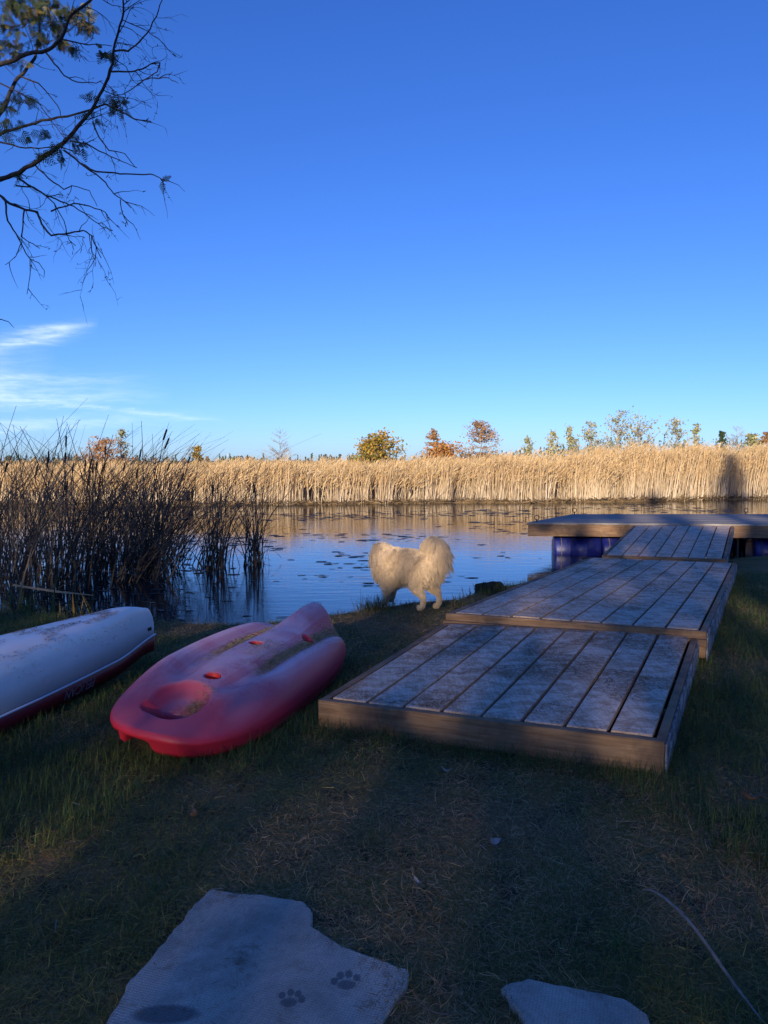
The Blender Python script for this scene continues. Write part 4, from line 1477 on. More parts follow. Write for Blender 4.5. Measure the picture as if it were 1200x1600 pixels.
for cx_, cy_, n, lab, lean, sd__ in ((-2.86, 13.0, 105, 'small clump of dark cattails standing in open water, next to the big stand', .03, 5), (-2.26, 13.35, 80, 'slim isolated clump of dark cattails, furthest out from the big stand', -.06, 6)):
    cl_ = empty('cattail_clump', (cx_, cy_, -.3))
    tag(cl_, lab, 'cattails', 'cattail clumps in open water')
    rg3 = np.random.default_rng(sd__)
    bx = cx_ + rg3.normal(0, .16 if sd__ == 5 else .09, n)
    by = cy_ + rg3.normal(0, .18, n)
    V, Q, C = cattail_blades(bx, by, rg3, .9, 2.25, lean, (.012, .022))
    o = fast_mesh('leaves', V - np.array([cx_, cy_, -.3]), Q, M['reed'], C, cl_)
    o['kind'] = 'stuff'
    # bent broken stalks at its foot
    n2 = 26
    a_ = rg3.uniform(0, 2 * PI, n2); el = np.abs(rg3.normal(.5, .4, n2))
    d_ = np.stack([np.cos(a_) * np.cos(el), np.sin(a_) * np.cos(el), np.sin(el)], 1)
    sd_ = np.stack([-np.sin(a_), np.cos(a_), 0 * a_ + .4], 1)
    c_ = CC[rg3.integers(0, len(CC), n2)] * .8
    V, Q, C = ribbons(np.stack([rg3.normal(0, .25, n2), rg3.normal(0, .2, n2), rg3.uniform(-.05, .12, n2)], 1), d_, sd_, rg3.uniform(.2, .6, n2), rg3.uniform(.006, .011, n2), rg3.uniform(0, .5, n2), 4, c_, taper=.3)
    o = fast_mesh('broken_leaves', V, Q, M['reed'], C, cl_)
    o['kind'] = 'stuff'
    for k in range(2 if sd__ == 5 else 1):
        seed_head(cl_, rnd.uniform(-.12, .14), rnd.uniform(-.1, .1), rnd.uniform(1.2, 1.4), .17, lean * 1.5, rnd)

# broken stalks sticking out of the water in front of the stand
for x, y, pts, lab in ((-2.55, 11.2, [(0, 0, -.1), (.16, .02, .11), (.21, .0, -.06)], 'bent broken stalk making a low arch in the water before the clumps'),
                       (-3.05, 12.3, [(0, 0, -.1), (.10, 0, .30), (.28, .05, .44), (.40, .05, .34)], 'crooked broken stalk beside the right edge of the big stand')):
    mb = MB(); mb.tube([Vector(q) for q in pts], [.012, .011, .008, .006][:len(pts)], 6)
    o = mb.build('broken_stalk', M['head'], smooth=True)
    o.location = (x, y, WATER_Z)
    tag(o, lab, 'stalk', 'broken stalks in the water')

# broad green plants at the bank, lower left
for x, y, n, lab, sd__ in ((-3.85, 8.15, 44, 'green waterside plant with long leaves, at the left edge of the view', 3), (-3.22, 7.95, 34, 'yellowing waterside plant beside the canoe tip, right of the greener one', 4)):
    rg3 = np.random.default_rng(sd__)
    a_ = rg3.uniform(0, 2 * PI, n); el = rg3.normal(1.15, .25, n)
    d_ = np.stack([np.cos(a_) * np.cos(el), np.sin(a_) * np.cos(el), np.sin(el)], 1)
    sd_ = np.stack([-np.sin(a_), np.cos(a_), 0 * a_], 1)
    cc = np.array([[.07, .11, .03], [.16, .16, .04], [.22, .16, .05], [.05, .08, .03]])[rg3.integers(0, 4, n)]
    root = empty('waterside_plant', (x, y, float(ground_z(x, y))))
    tag(root, lab, 'plant', 'waterside plants')
    V, Q, C = ribbons(np.stack([rg3.normal(0, .14, n), rg3.normal(0, .12, n), 0 * a_ - .02], 1), d_, sd_, rg3.uniform(.25, .6, n), rg3.uniform(.012, .026, n), rg3.uniform(.05, .7, n), 8, cc, cc * np.array([1.5, 1.2, 1.0]), taper=.05)
    o = fast_mesh('leaves', V, Q, M['blade'], C, root)
    o['kind'] = 'stuff'

# ------------------------------------------------------------------ floating weed and leaves on the pond
rg = np.random.default_rng(131)
n = 8000
x_ = rg.uniform(-11, 13, n)
y_ = 8.6 + (rg.uniform(0, 1, n) ** 1.3) * 23.5
pat = fbm(x_ * .5, y_, 141, .55, 4)
leftm = sstep(-1.2, -3.5, x_ + .15 * (y_ - 9)) * (y_ < 15)
ok_ = (rg.uniform(0, 1, n) < sstep(.47, .64, pat) * .8 + .75 * leftm + .03) & (y_ > shore(x_) + .1) & (y_ < far_shore(x_) - .2)
ok_ &= ~((x_ > 2.4) & (y_ > 14.2) & (y_ < 17.2))
x_, y_ = x_[ok_], y_[ok_]
mb = MB()
for a, b in zip(x_, y_):
    k = rnd.randint(5, 8)
    big = rnd.uniform(.02, .13) * (1 + .05 * (b - 9)) * (.8 if a < -1.5 and b < 15 else 1)
    el_ = rnd.uniform(.2, .8)
    V = []
    ph = rnd.uniform(0, 6)
    for j in range(k):
        q = 2 * PI * j / k
        r_ = big * rnd.uniform(.45, 1.1)
        V.append((a + r_ * math.cos(q + ph), b + r_ * el_ * math.sin(q + ph), WATER_Z + .004 + rnd.uniform(0, .004)))
    cw_ = rnd.choice([(.05, .05, .035), (.09, .085, .06), (.04, .05, .03), (.12, .11, .085)])
    mb.add(V, [tuple(range(k))], cw_)
o = mb.build('floating_weed', M['weed'])
tag(o, 'patches of dull floating weed and dead lily leaves on the pond', 'floating weed', kind='stuff')

# ------------------------------------------------------------------ sunlit reed bed across the pond
rg = np.random.default_rng(151)


def reed_rows(n, depth0, depth1, hscale, xr):
    x_ = rg.uniform(-xr, xr, n)
    dep = depth0 + (depth1 - depth0) * rg.uniform(0, 1, n) ** 1.15
    y_ = far_shore(x_) + dep
    clump = fbm(x_, y_ * .3, 161, .9, 3)
    h = np.interp(x_, [-25, -9, 0, 6, 12, 20, 30], [1.55, 1.58, 1.72, 1.95, 2.2, 2.45, 2.5]) * hscale * (.63 + .56 * clump) * rg.uniform(.76, 1.14, n)
    return x_, y_, h, clump


RX = 27
# stems
x_, y_, h, cl_ = reed_rows(44000, 0, 7.5, 1.0, RX)
keep = rg.uniform(0, 1, len(x_)) < .10 + 1.0 * sstep(.38, .62, cl_)
x_, y_, h = x_[keep], y_[keep], h[keep]
n = len(x_)
ti_ = rg.normal(.03, .06, n)
t2_ = rg.normal(0, .05, n)
d_ = np.stack([ti_, t2_, np.ones(n)], 1)
stray = rg.uniform(0, 1, n) < .10
d_[stray] += np.stack([rg.normal(0, .45, stray.sum()), rg.normal(0, .3, stray.sum()), 0 * rg.uniform(0, 1, stray.sum())], 1)
d_ /= np.linalg.norm(d_, axis=1)[:, None]
a2 = rg.normal(0, .5, n)
sd_ = np.stack([np.cos(a2), np.sin(a2), 0 * a2], 1)
zb = WATER_Z - .05 + np.clip(y_ - far_shore(x_), 0, 1) * .05
sc = np.array([[.74, .61, .43], [.62, .49, .33], [.80, .69, .53], [.46, .35, .23]])[rg.integers(0, 4, n)] * rg.uniform(.75, 1.12, (n, 1))
tc_ = np.array([[.64, .44, .21], [.58, .38, .17], [.70, .50, .26]])[rg.integers(0, 3, n)] * rg.uniform(.8, 1.1, (n, 1))
V1, Q1, C1 = ribbons(np.stack([x_, y_, zb], 1), d_, sd_, h, rg.uniform(.013, .032, n), np.abs(rg.normal(.0, .03, n)), 4, sc, tc_, taper=.5, bend=np.stack([rg.normal(.05, .07, n), 0 * a2, 0 * a2], 1))
# leaves and plumes of the upper half, combed to the right by the wind
x2, y2, h2, cl2 = reed_rows(70000, 0, 9.5, 1.0, RX)
n = len(x2)
top = WATER_Z + h2 * rg.uniform(.52, 1.0, n)
d_ = np.stack([np.abs(rg.normal(.45, .32, n)) * np.where(rg.uniform(0, 1, n) < .18, -1, 1), rg.normal(0, .25, n), rg.uniform(.5, 1.0, n)], 1)
d_ /= np.linalg.norm(d_, axis=1)[:, None]
a2 = rg.normal(0, .6, n)
sd_ = np.stack([np.cos(a2) * .75, np.sin(a2), -.55 + 0 * a2], 1)
sd_ /= np.linalg.norm(sd_, axis=1)[:, None]
lc = np.array([[.68, .47, .23], [.60, .39, .17], [.74, .54, .30], [.50, .33, .15], [.64, .49, .29]])[rg.integers(0, 5, n)] * rg.uniform(.75, 1.15, (n, 1))
V2, Q2, C2 = ribbons(np.stack([x2, y2, top], 1), d_, sd_, rg.uniform(.16, .46, n), rg.uniform(.016, .038, n), rg.uniform(.05, .4, n), 3, lc, taper=.1)
# low litter at the waterline
x3 = rg.uniform(-RX, RX, 5000)
y3 = far_shore(x3) + rg.uniform(-.15, .4, 5000)
n = 5000
a_ = rg.uniform(0, 2 * PI, n); el = np.abs(rg.normal(.35, .3, n))
d_ = np.stack([np.cos(a_) * np.cos(el), np.sin(a_) * np.cos(el), np.sin(el)], 1)
sd_ = np.stack([0 * a_, 0 * a_ + .3, 0 * a_ + 1], 1)
c3 = np.array([[.16, .11, .06], [.30, .20, .10], [.09, .065, .04]])[rg.integers(0, 3, n)]
V3, Q3, C3 = ribbons(np.stack([x3, y3, WATER_Z + rg.uniform(0, .12, n)], 1), d_, sd_, rg.uniform(.15, .5, n), rg.uniform(.02, .045, n), rg.uniform(0, .3, n), 3, c3)
o = fast_mesh('reed_bed', np.concatenate([V1, V2, V3]), np.concatenate([Q1, Q2 + len(V1), Q3 + len(V1) + len(V2)]), M['reed'], np.concatenate([C1, C2, C3]))
tag(o, 'tall golden reed bed in sunlight across the pond', 'reeds', kind='stuff')
# thinner reeds stretching back over the marsh
x_ = rg.uniform(-1, 1, 26000)
y_ = 42 + rg.uniform(0, 1, 26000) ** 1.4 * 70
x_ = x_ * y_ * .72
n = len(x_)
d_ = np.stack([np.abs(rg.normal(.2, .15, n)), rg.normal(0, .1, n), np.ones(n)], 1)
a2 = rg.normal(0, .5, n)
sd_ = np.stack([np.cos(a2), np.sin(a2), 0 * a2], 1)
h = rg.uniform(1.35, 1.95, n) * np.interp(x_ / y_, [-.3, .1, .5], [.70, .80, .95])
c_ = np.array([[.64, .45, .23], [.58, .38, .17], [.70, .51, .28]])[rg.integers(0, 3, n)] * rg.uniform(.75, 1.1, (n, 1))
V, Q, C = ribbons(np.stack([x_, y_, np.full(n, -.25)], 1), d_, sd_, h, rg.uniform(.06, .14, n) * (y_ / 50), np.abs(rg.normal(0, .05, n)), 2, c_, taper=.25)
o = fast_mesh('marsh_reeds', V, Q, M['reed'], C)
tag(o, 'straw coloured reeds stretching back over the marsh behind the reed bed', 'reeds', kind='stuff')

# ------------------------------------------------------------------ trees beyond the reeds
def leaf_cloud(cent, size, cols, rg, jitter=.35):
    """one small leaf-sized quad per point"""
    n = len(cent)
    a_ = rg.normal(0, 1, (n, 3)); a_ /= np.linalg.norm(a_, axis=1)[:, None]
    b_ = np.cross(a_, rg.normal(0, 1, (n, 3))); b_ /= np.linalg.norm(b_, axis=1)[:, None]
    s_ = (size * rg.uniform(.6, 1.3, n))[:, None]
    V = np.stack([cent - a_ * s_ * .5, cent + b_ * s_ * .32, cent + a_ * s_ * .5, cent - b_ * s_ * .32], 1).reshape(-1, 3)
    Q = np.arange(n * 4).reshape(-1, 4)
    c_ = np.asarray(cols)[rg.integers(0, len(cols), n)] * rg.uniform(.7, 1.25, (n, 1))
    return V, Q, np.repeat(c_, 4, axis=0)


def skeleton_tree(H_, spread, kind, rnd):
    """tapered trunk with limbs; returns MB and the list of (tip positions, weight) for leaves"""
    mb = MB()
    tips = []
    pts = []
    x = y = 0.0
    for i in range(9):
        pts.append(Vector((x, y, H_ * i / 8)))
        x += rnd.uniform(-.02, .02) * H_
        y += rnd.uniform(-.02, .02) * H_
    r0 = H_ * (.02 if kind != 'bare' else .012)
    mb.tube(pts, [r0 * (1 - i / 8.6) for i in range(9)], 6)

    def at_h(f):
        i = min(7, int(f * 8)); return pts[i].lerp(pts[i + 1], f * 8 - i)
    nb = {'tamarack': 70, 'poplar': 34, 'bush': 46, 'bare': 60, 'spruce': 60, 'birch': 26}[kind]
    for k in range(nb):
        f = rnd.uniform(.12, .97)
        a = rnd.uniform(0, 2 * PI)
        if kind in ('tamarack', 'spruce'):
            L_ = spread * (1 - f) ** .75 * rnd.uniform(.6, 1.1) + .04 * H_
            up_ = rnd.uniform(-.05, .25)
        elif kind == 'bush':
            L_ = spread * math.sin(PI * min(1, .25 + f * .72)) * rnd.uniform(.5, 1.05)
            up_ = rnd.uniform(.3, .9)
        elif kind == 'bare':
            L_ = spread * (1.05 - f) ** .7 * rnd.uniform(.6, 1.1)
            up_ = rnd.uniform(.15, .6)
        else:
            L_ = spread * math.sin(PI * min(1, .2 + f * .76)) * rnd.uniform(.45, 1.05)
            up_ = rnd.uniform(.4, 1.3)
        b0 = at_h(f)
        d = Vector((math.cos(a), math.sin(a), up_)).normalized()
        p1 = b0 + d * L_ * .5 + Vector((0, 0, rnd.uniform(-.02, .03) * H_))
        p2 = b0 + d * L_ + Vector((0, 0, rnd.uniform(-.02, .06) * H_))
        rb = r0 * (1 - f) * .45 + (.004 if kind != 'bare' else .0022) * H_
        mb.tube([b0, p1, p2], [rb, rb * .6, rb * .25], 5)
        m_ = {'tamarack': 30, 'poplar': 20, 'bush': 44, 'bare': 0, 'spruce': 40, 'birch': 20}[kind]
        for j in range(m_):
            q = rnd.uniform(.2, 1.05)
            c_ = b0.lerp(p1, q * 2) if q < .5 else p1.lerp(p2, q * 2 - 1)
            sp_ = spread * {'tamarack': .055, 'spruce': .06, 'bush': .16}.get(kind, .13)
            tips.append(tuple(c_ + Vector((rnd.gauss(0, sp_), rnd.gauss(0, sp_), rnd.gauss(0, sp_ * .6)))))
        for j in range(8 if kind == 'bare' else 2):
            q0 = b0.lerp(p2, rnd.uniform(.35, .95))
            dd = (d + Vector((rnd.uniform(-.8, .8), rnd.uniform(-.8, .8), rnd.uniform(-.2, .8)))).normalized()
            mb.tube([q0, q0 + dd * L_ * rnd.uniform(.2, .45)], [rb * .5, rb * .15], 4)
    return mb, np.array(tips) if tips else np.zeros((0, 3))


PAL = {'tamarack': [(.46, .25, .10), (.40, .21, .08), (.52, .33, .16), (.34, .20, .09)],
       'orange': [(.52, .24, .06), (.46, .19, .05), (.56, .31, .10)],
       'bush': [(.46, .30, .05), (.38, .26, .05), (.52, .30, .07), (.22, .22, .05)],
       'poplar': [(.36, .37, .19), (.46, .43, .21), (.28, .31, .16), (.52, .45, .23)],
       'birch': [(.40, .41, .24), (.32, .34, .19), (.48, .46, .29)],
       'spruce': [(.06, .10, .05), (.08, .12, .06)]}
# (pixel column, pixel row of the top, half width in pixels, distance, kind, palette, label)
FAR = [(168, 680, 34, 60, 'tamarack', 'orange', 'orange tamarack rising behind the dark cattails at the left'),
       (192, 672, 12, 62, 'birch', 'birch', 'pale leafed birch right beside the orange tamarack'),
       (296, 697, 10, 80, 'bare', None, 'tiny bare sapling left of the yellow sapling beyond the left reeds'),
       (308, 699, 9, 72, 'poplar', 'bush', 'tiny yellow sapling above the reeds, left of the bare tree'),
       (437, 672, 26, 68, 'bare', None, 'leafless grey tree alone above the reeds left of centre'),
       (575, 690, 18, 64, 'bush', 'bush', 'small yellow shrub on the left flank of the big golden shrub'),
       (598, 678, 24, 66, 'bush', 'bush', 'big golden yellow shrub tree above the reeds near the middle'),
       (677, 672, 14, 70, 'tamarack', 'tamarack', 'narrow pale tamarack, left of the broad tamarack'),
       (695, 698, 26, 66, 'bush', 'orange', 'low russet bush at the foot of the narrow tamarack'),
       (748, 656, 32, 66, 'tamarack', 'tamarack', 'broad rusty tamarack, tallest of the conifers above the reeds'),
       (827, 684, 10, 70, 'poplar', 'poplar', 'tiny pale sapling first to the right of the broad tamarack'),
       (863, 674, 10, 66, 'poplar', 'poplar', 'slim green sapling with a bare gap in its crown, left of a twin-topped one'),
       (890, 670, 12, 66, 'poplar', 'poplar', 'twin-topped green sapling between two slim saplings'),
       (926, 662, 18, 64, 'poplar', 'poplar', 'loose green sapling just left of the two tall green poplars'),
       (964, 647, 22, 62, 'poplar', 'poplar', 'left one of the two tall green poplars above the right reeds'),
       (1000, 643, 24, 62, 'poplar', 'poplar', 'right and tallest one of the two tall green poplars'),
       (1056, 658, 18, 62, 'poplar', 'poplar', 'ragged green sapling standing alone right of the tall poplars'),
       (1086, 662, 9, 64, 'poplar', 'poplar', 'thin sapling with few leaves, between the ragged sapling and the spruce'),
       (1128, 674, 6, 90, 'spruce', 'spruce', 'tiny dark spruce top above the reeds at the right'),
       (1152, 666, 22, 92, 'bare', None, 'bare grey rounded tree far behind the reeds at the right'),
       (1170, 680, 12, 84, 'bush', 'poplar', 'low green bush at the foot of the bare grey tree'),
       (1196, 676, 14, 84, 'tamarack', 'tamarack', 'faded tamarack cut by the right edge of the view')]
for i, (px, py, hw, Y, kind, pal, lab) in enumerate(FAR):
    rnd_ = random.Random(200 + i)
    rg4 = np.random.default_rng(200 + i)
    x = (px - 600) / 1202 * Y
    ztop = EYE + (720 - py) / 1202 * Y
    zb = -.25
    H_ = ztop - zb
    spread = hw / 1202 * Y * {'tamarack': 1.95, 'bush': 1.75, 'bare': 1.6}.get(kind, 1.75)
    mb, tips = skeleton_tree(H_, spread, kind, rnd_)
    name = {'tamarack': 'tamarack_tree', 'bare': 'bare_tree', 'birch': 'birch_tree', 'poplar': 'sapling_tree', 'bush': 'autumn_shrub', 'spruce': 'spruce_tree'}[kind]
    root = empty(name, (x, Y, zb))
    tag(root, lab, 'shrub' if kind == 'bush' else 'tree', 'trees beyond the reed bed')
    mb.build('trunk', M['pale_bark'], root)
    if len(tips):
        size = {'tamarack': .17, 'bush': .24, 'poplar': .20, 'birch': .20, 'spruce': .18}[kind] * Y / 64
        V, Q, C = leaf_cloud(tips, size, PAL[pal], rg4)
        fast_mesh('crown', V, Q, M['leaf'], C, root)

# far wood along the horizon
rg = np.random.default_rng(301)
VV, QQ, CCo, off_ = [], [], [], 0
for k in range(620):
    Y = rg.uniform(190, 330)
    x = rg.uniform(-.62, .62) * Y
    H_ = (rg.uniform(1.9, 3.5) + 1.2 * (vnoise(x, Y * 0, 311, .03) - .3) + 4.6 * float(sstep(.02, .36, x / Y))) * Y / 250
    con = rg.uniform(0, 1) < .45
    m_ = 60
    f = rg.uniform(0, 1, m_)
    rr_ = (H_ * .16 * (1 - f) if con else H_ * .33 * np.sin(PI * np.clip(f * .8 + .2, 0, 1))) * rg.uniform(.3, 1, m_) ** .5
    a = rg.uniform(0, 2 * PI, m_)
    cent = np.stack([x + rr_ * np.cos(a), Y + rr_ * np.sin(a), -.3 + f * H_ * (1.2 if con else 1)], 1)
    pal = [(.10, .13, .09), (.13, .16, .10)] if con else [[(.30, .17, .08), (.24, .15, .08)], [(.16, .14, .06), (.22, .19, .08)], [(.25, .22, .19), (.22, .19, .16)]][rg.integers(0, 3)]  # conifer greens lightened to stand in for distance haze
    V, Q, C = leaf_cloud(cent, .62 * Y / 250, pal, rg)
    VV.append(V); QQ.append(Q + off_); CCo.append(C); off_ += len(V)
o = fast_mesh('far_wood', np.concatenate(VV), np.concatenate(QQ), M['leaf'], np.concatenate(CCo))
tag(o, 'thin band of distant woodland along the horizon behind the marsh', 'woodland', kind='stuff')

# ------------------------------------------------------------------ overhanging tree at the upper left
tree = empty('overhanging_tree', (-4.6, 5.0, 0))
tag(tree, 'half bare conifer reaching crooked twiggy branches in from the upper left', 'tree')
TO = Vector((-4.6, 5.0, 0))
mb = MB()
tr_pts = [Vector((0, 0, -.1)), Vector((.03, .02, 1.2)), Vector((-.02, .03, 2.4)), Vector((.05, 0, 3.6)), Vector((.02, -.04, 5.0)), Vector((.06, 0, 6.8))]
mb.tube(tr_pts, [.19, .16, .14, .12, .09, .05], 12)
mb.build('trunk', M['bark'], tree, smooth=True)


def at_px(px, py, Y):
    u_ = (800 - py) / 1202
    d_ = Vector(((px - 600) / 1202, math.cos(PITCH) + u_ * math.sin(PITCH), -math.sin(PITCH) + u_ * math.cos(PITCH)))
    return Vector((0, 0, EYE)) + d_ * (Y / d_.y)


# main limbs: (start and end distance from the eye, thickness at the frame edge, thickness at the tip, outline)
LIMBS = [
    (4.9, 4.2, .0155, .004, [(0, 280), (20, 273), (50, 258), (85, 235), (105, 217), (130, 188), (150, 160), (165, 130), (176, 100), (178, 75), (185, 50), (193, 20), (190, -20)], 2.55),
    (5.2, 4.9, .010, .0035, [(0, 210), (35, 198), (65, 188), (105, 182), (140, 172), (165, 163), (190, 175), (210, 186), (236, 190)], 3.0),
    (5.0, 4.5, .015, .006, [(0, 100), (15, 97), (40, 85), (75, 78), (95, 62), (108, 28), (140, 2), (165, -25)], 3.7),
    (5.1, 5.3, .016, .006, [(-4, 182), (8, 165), (15, 145), (25, 125), (40, 110), (55, 90), (60, 68), (62, 30), (60, -10)], 3.2),
    (4.7, 4.4, .009, .0022, [(0, 305), (15, 318), (40, 328), (58, 331), (65, 350), (80, 368), (110, 364), (130, 360), (143, 368), (150, 385), (158, 403)], 2.3),
    (4.6, 4.3, .006, .002, [(30, 280), (50, 292), (70, 305), (95, 315), (115, 322), (140, 340), (160, 355), (176, 360)], None),
    (4.5, 4.0, .006, .002, [(100, 235), (125, 255), (150, 268), (180, 270), (205, 272), (235, 272), (250, 278), (256, 284)], None),
    (4.35, 4.2, .005, .002, [(125, 255), (150, 272), (165, 285), (178, 303), (195, 315), (205, 325)], None),
    (4.25, 4.2, .003, .0016, [(188, 312), (192, 335), (200, 352)], None),
    (4.4, 4.0, .006, .002, [(178, 80), (200, 80), (218, 65), (235, 45), (248, 15), (256, -5)], None),
    (4.5, 4.3, .005, .002, [(174, 112), (205, 112), (222, 108), (235, 100), (250, 98), (246, 112), (225, 125), (205, 140), (190, 148), (172, 152)], None),
    (4.3, 4.0, .004, .0015, [(215, 132), (228, 124), (240, 122), (265, 122), (278, 130)], None),
    (5.0, 4.8, .006, .002, [(70, 80), (85, 100), (100, 118), (120, 128), (150, 130), (160, 126)], None),
    (4.8, 4.6, .005, .002, [(98, 62), (118, 66), (135, 70), (150, 69), (175, 72)], None),
    (4.6, 4.6, .006, .0018, [(8, 312), (12, 345), (25, 365), (33, 380), (40, 395), (47, 405), (47, 430), (42, 460)], None),
    (4.6, 4.5, .003, .0015, [(47, 405), (60, 410), (69, 422), (69, 432)], None),
    (4.6, 4.6, .003, .0015, [(33, 380), (25, 400), (8, 414)], None),
    (4.6, 4.5, .005, .002, [(38, 328), (36, 350), (33, 370), (45, 378), (62, 388)], None),
    (4.4, 4.3, .005, .0018, [(145, 190), (155, 215), (170, 235), (195, 240), (212, 262)], None),
    (4.6, 4.5, .005, .0018, [(110, 220), (135, 224), (165, 240), (190, 252), (214, 262)], None),
    (4.7, 4.4, .005, .0018, [(80, 330), (115, 318), (140, 322), (165, 332), (168, 336)], None),
    (4.8, 4.6, .005, .0018, [(55, 258), (75, 278), (100, 296), (112, 290), (140, 298), (152, 322)], None),
    (4.8, 4.7, .005, .0018, [(25, 290), (52, 292), (85, 318), (100, 345), (108, 375), (118, 384)], None),
    (5.2, 5.0, .006, .002, [(30, 118), (60, 130), (90, 165), (98, 188)], None),
    (5.1, 5.0, .005, .002, [(0, 130), (30, 145), (60, 160), (85, 195), (100, 215)], None),
    (5.3, 5.2, .006, .002, [(0, 40), (22, 42), (40, 36), (62, 32), (90, 36)], None),
    (5.0, 4.8, .006, .002, [(0, 222), (30, 230), (60, 232), (90, 228), (120, 238)], None),
    (4.6, 4.5, .004, .0014, [(-15, 498), (2, 499), (12, 502), (22, 512)], 1.9),
]
limb_pts = []
twig = MB()
leaves_c = []
rnd = random.Random(44)
main = 0
for Y0, Y1, r0, r1, px, trunk_z in LIMBS:
    n = len(px)
    pts = []
    if trunk_z is not None:                      # joined to the trunk outside the view
        s0 = at_px(*px[0], Y0)
        b0 = TO + Vector((.05, 0, trunk_z))
        pts += [b0, b0.lerp(s0, .35) + Vector((0, -.05, -.06)), b0.lerp(s0, .7) + Vector((.0, .03, -.03))]
    npre = len(pts)
    for i, (a, b) in enumerate(px):
        pts.append(at_px(a, b, Y0 + (Y1 - Y0) * i / (n - 1)))
    # refine with small kinks
    fine = []
    for i in range(len(pts) - 1):
        k = 3
        for j in range(k):
            q = pts[i].lerp(pts[i + 1], j / k)
            if j:
                ln = (pts[i + 1] - pts[i]).length
                q = q + Vector((rnd.uniform(-1, 1), rnd.uniform(-1, 1), rnd.uniform(-1, 1))) * ln * .03
            fine.append(q)
    fine.append(pts[-1])
    N = len(fine)
    rads = []
    for i in range(N):
        f = max(0.0, (i - npre * 3) / max(1, N - 1 - npre * 3))
        r_ = r0 + (r1 - r0) * f ** .8
        if i < npre * 3:
            r_ = r0 * (1 + .8 * (1 - i / (npre * 3)))
        rads.append(r_ * rnd.uniform(.93, 1.08))
    mb = MB()
    mb.tube([q - TO for q in fine], rads, 8 if r0 > .008 else 6)
    mb.build('limb' if r0 > .008 else 'branch', M['bark'], tree, smooth=True)
    limb_pts.append((fine[npre * 3:], rads[npre * 3:], r0))


def grow(p0, d0, L_, r_, depth):
    """a zigzag twig with side twigs"""
    n = max(3, int(L_ / .035))
    p, d = p0.copy(), d0.copy()
    pts, rs = [p.copy()], [r_]
    for i in range(n):
        d = (d + Vector((rnd.gauss(0, .22), rnd.gauss(0, .22), rnd.gauss(-.03, .2)))).normalized()
        p = p + d * (L_ / n)
        pts.append(p.copy())
        rs.append(r_ * (1 - .75 * (i + 1) / n))
        if depth > 0 and rnd.random() < .38:
            dd = (d + Vector((rnd.gauss(0, .8), rnd.gauss(0, .8), rnd.gauss(-.2, .6)))).normalized()
            grow(p, dd, L_ * rnd.uniform(.2, .5), max(r_ * .6, .0011), depth - 1)
        elif rnd.random() < .10:
            twig.tube([p - TO, p - TO + Vector((rnd.gauss(0, .01), rnd.gauss(0, .01), rnd.gauss(0, .01)))], [r_ * .9 + .001, .001], 4)
    twig.tube([q - TO for q in pts], rs, 4, cap=False)


for pts, rads, r0 in limb_pts[:-1]:
    for i in range(1, len(pts) - 1):
        if rnd.random() < (.42 if r0 > .008 else .26):
            ax = (pts[i + 1] - pts[i]).normalized()
            d = (ax * rnd.uniform(.2, .9) + Vector((rnd.uniform(-.2, .8), rnd.gauss(0, .6), rnd.gauss(-.35, .6)))).normalized()
            grow(pts[i], d, rnd.uniform(.10, .42) * (1.1 if r0 > .008 else .48), .0026, 2)
o = twig.build('twigs', M['bark'], tree)
o['kind'] = 'stuff'
# flat scale-leaf sprays
SPR = [(10, 30, 16), (40, 12, 24), (60, 20, 20), (95, 22, 14), (90, 40, 12), (118, 18, 16), (128, 35, 14), (142, 42, 8), (62, 55, 16), (25, 80, 16), (3, 70, 16), (98, 68, 10), (112, 72, 8), (165, 84, 9), (140, 155, 8), (180, 157, 11), (190, 162, 9), (178, 172, 8), (30, 155, 10), (52, 155, 9), (5, 168, 14), (18, 190, 10), (5, 200, 12), (68, 208, 10), (45, 212, 9), (90, 228, 10), (120, 222, 13), (148, 190, 10), (128, 232, 8), (92, 248, 9), (68, 238, 7), (33, 275, 7), (255, 282, 3), (20, 5, 18), (75, 5, 18)]
Vs, Qs, Cs, off_ = [], [], [], 0
rg = np.random.default_rng(401)
for a, b, sz in SPR:
    Y = 4.6 + (.4 if b < 120 else 0) + rnd.uniform(-.15, .15)
    c0 = at_px(a, b, Y)
    for j in range(max(4, int(sz * (1.9 if b < 100 else .8)))):
        cc = c0 + Vector((rnd.gauss(0, 1), rnd.gauss(0, 1), rnd.gauss(0, .9))) * (sz * .5 / 1202 * Y)
        ax = Vector((rnd.gauss(0, .6), rnd.gauss(0, .6), rnd.gauss(-.5, .5))).normalized()
        sd_ = ax.orthogonal().normalized()
        sd_.rotate(Matrix.Rotation(rnd.uniform(0, 6), 3, ax))
        n = 7
        f = np.linspace(0, 1, n)
        L_ = rnd.uniform(.035, .075)
        base = np.array([tuple(cc + ax * (L_ * q)) for q in f for s_ in (-1, 1)])
        dv = np.array([tuple((ax * .8 + sd_ * s_).normalized()) for q in f for s_ in (-1, 1)])
        ln = np.array([L_ * .42 * (1.1 - q) * rnd.uniform(.7, 1.2) + .006 for q in f for s_ in (-1, 1)])
        nrm = np.array(tuple(ax.cross(sd_)))
        sv_ = np.cross(dv, nrm)
        pal = np.array([(.05, .075, .03), (.04, .06, .03), (.08, .09, .035)]) if rnd.random() < .72 or b > 120 else np.array([(.20, .12, .06), (.24, .20, .06), (.30, .27, .10)])  # some upper sprays get sunlit yellows, the light put into the colour
        col = np.tile(pal[rnd.randint(0, 2)], (len(base), 1))
        V, Q, C = ribbons(base, dv, sv_, ln, np.full(len(base), .0058), np.zeros(len(base)), 2, col, taper=.4)
        Vs.append(V - np.array(TO)); Qs.append(Q + off_); Cs.append(C); off_ += len(V)
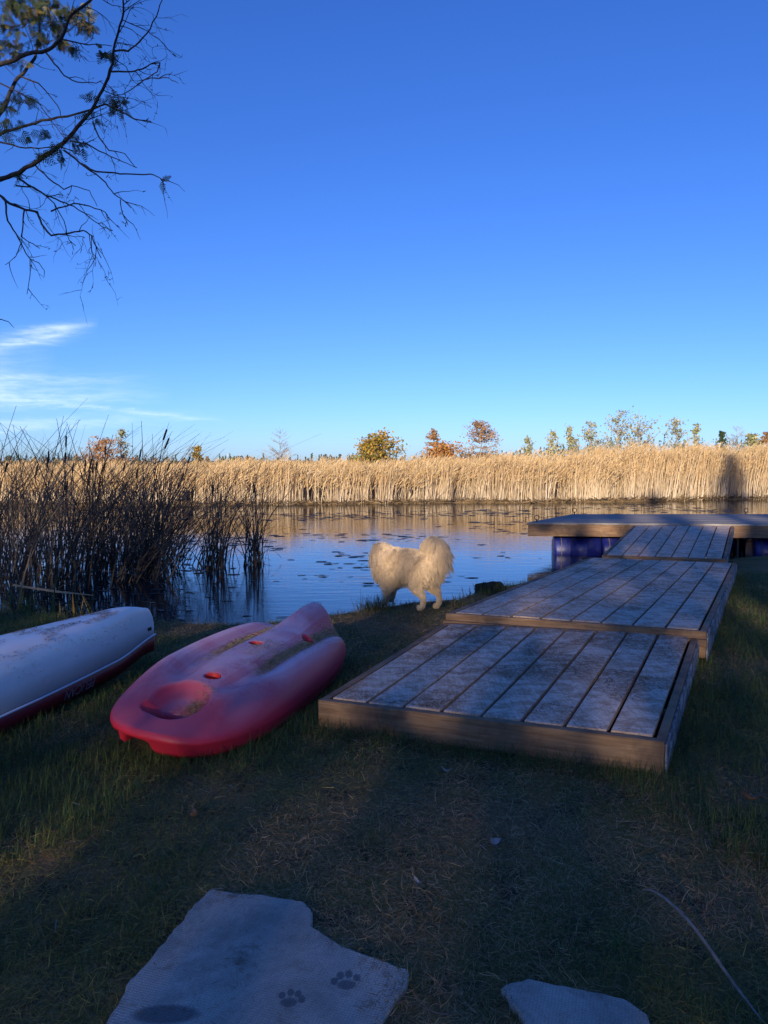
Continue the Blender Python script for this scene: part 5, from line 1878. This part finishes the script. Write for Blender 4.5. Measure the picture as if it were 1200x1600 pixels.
o = fast_mesh('foliage', np.concatenate(Vs), np.concatenate(Qs), M['leaf'], np.concatenate(Cs), tree)
o['kind'] = 'stuff'

# ------------------------------------------------------------------ cedars behind the camera that shade the lawn
rg = np.random.default_rng(501)
TS = np.array(tuple(TO_SUN))
# holes cut through the unseen crowns to aim sun at chosen spots: (point lit, radius of the gap)
GAPS = [((.40, 8.25, .36), .34), ((.12, 8.4, .42), .27), ((.05, 8.7, .5), .16), ((3.75, 7.7, -.05), .15), ((3.1, 6.6, -.05), .10), ((2.45, 5.6, .1), .10),
        ((-.9, 5.55, .34), .11), ((-1.15, 5.2, .34), .09), ((4.15, 14.3, .2), .30), ((3.35, 14.4, .15), .16), ((6.5, 15.0, .32), .5), ((5.4, 15.8, .32), .35), ((7.6, 15.6, .32), .3), ((3.2, 14.5, -.1), .22), ((-3.3, 5.0, 4.1), .4)]
gp_ = np.array([q for q, _ in GAPS]); gr_ = np.array([r_ for _, r_ in GAPS])


def not_in_gap(P):
    d_ = P[:, None, :] - gp_[None]
    along = (d_ * TS).sum(2)
    perp = np.linalg.norm(d_ - along[:, :, None] * TS, axis=2)
    return ~((perp < gr_[None]) & (along > 0)).any(1)


rnd = random.Random(61)
CED = [(-28 + 1.55 * k + rnd.uniform(-.15, .15), -33 + (k * 2 % 5) * 1.3 + rnd.uniform(-.3, .3), rnd.uniform(11.2, 12.1)) for k in range(25)] + [(-6.4, -34.5, 14.6), (-2.4, -33.5, 16.6)]
for i, (x, y, H_) in enumerate(CED):
    root = empty('cedar_tree', (x, y, 0))
    tag(root, 'dark thinned cedar of the unseen row behind the viewer, built to shade the lawn', 'tree', 'cedars behind the lawn')
    tall = H_ > 14
    n = 2600 if tall else 2000  # kept sparse so that warm sun leaks into the shade
    f = rg.uniform(0, 1, n) ** .85
    prof = (1 - f ** 7) ** .6 if not tall else (1 - f ** 2.2) ** .8
    rad_ = (3.4 if not tall else 2.7) * prof * rg.uniform(0, 1, n) ** .5
    a = rg.uniform(0, 2 * PI, n)
    rad_ *= 1 + .22 * np.sin(a * 3 + f * 14 + i) * f
    P = np.stack([x + rad_ * np.cos(a), y + rad_ * np.sin(a), .15 + f * (H_ - .15)], 1)
    P = P[not_in_gap(P)]
    V, Q, C = leaf_cloud(P, .33, [(.035, .06, .025), (.05, .075, .03), (.03, .05, .025)], rg)
    fast_mesh('crown', V - np.array([x, y, 0]), Q, M['leaf'], C, root)
    mb = MB(); mb.tube([(0, 0, -.1), (.03, .02, H_ * .5), (0, 0, H_ * .96)], [.18, .11, .03], 8)
    mb.build('trunk', M['bark'], root, smooth=True)
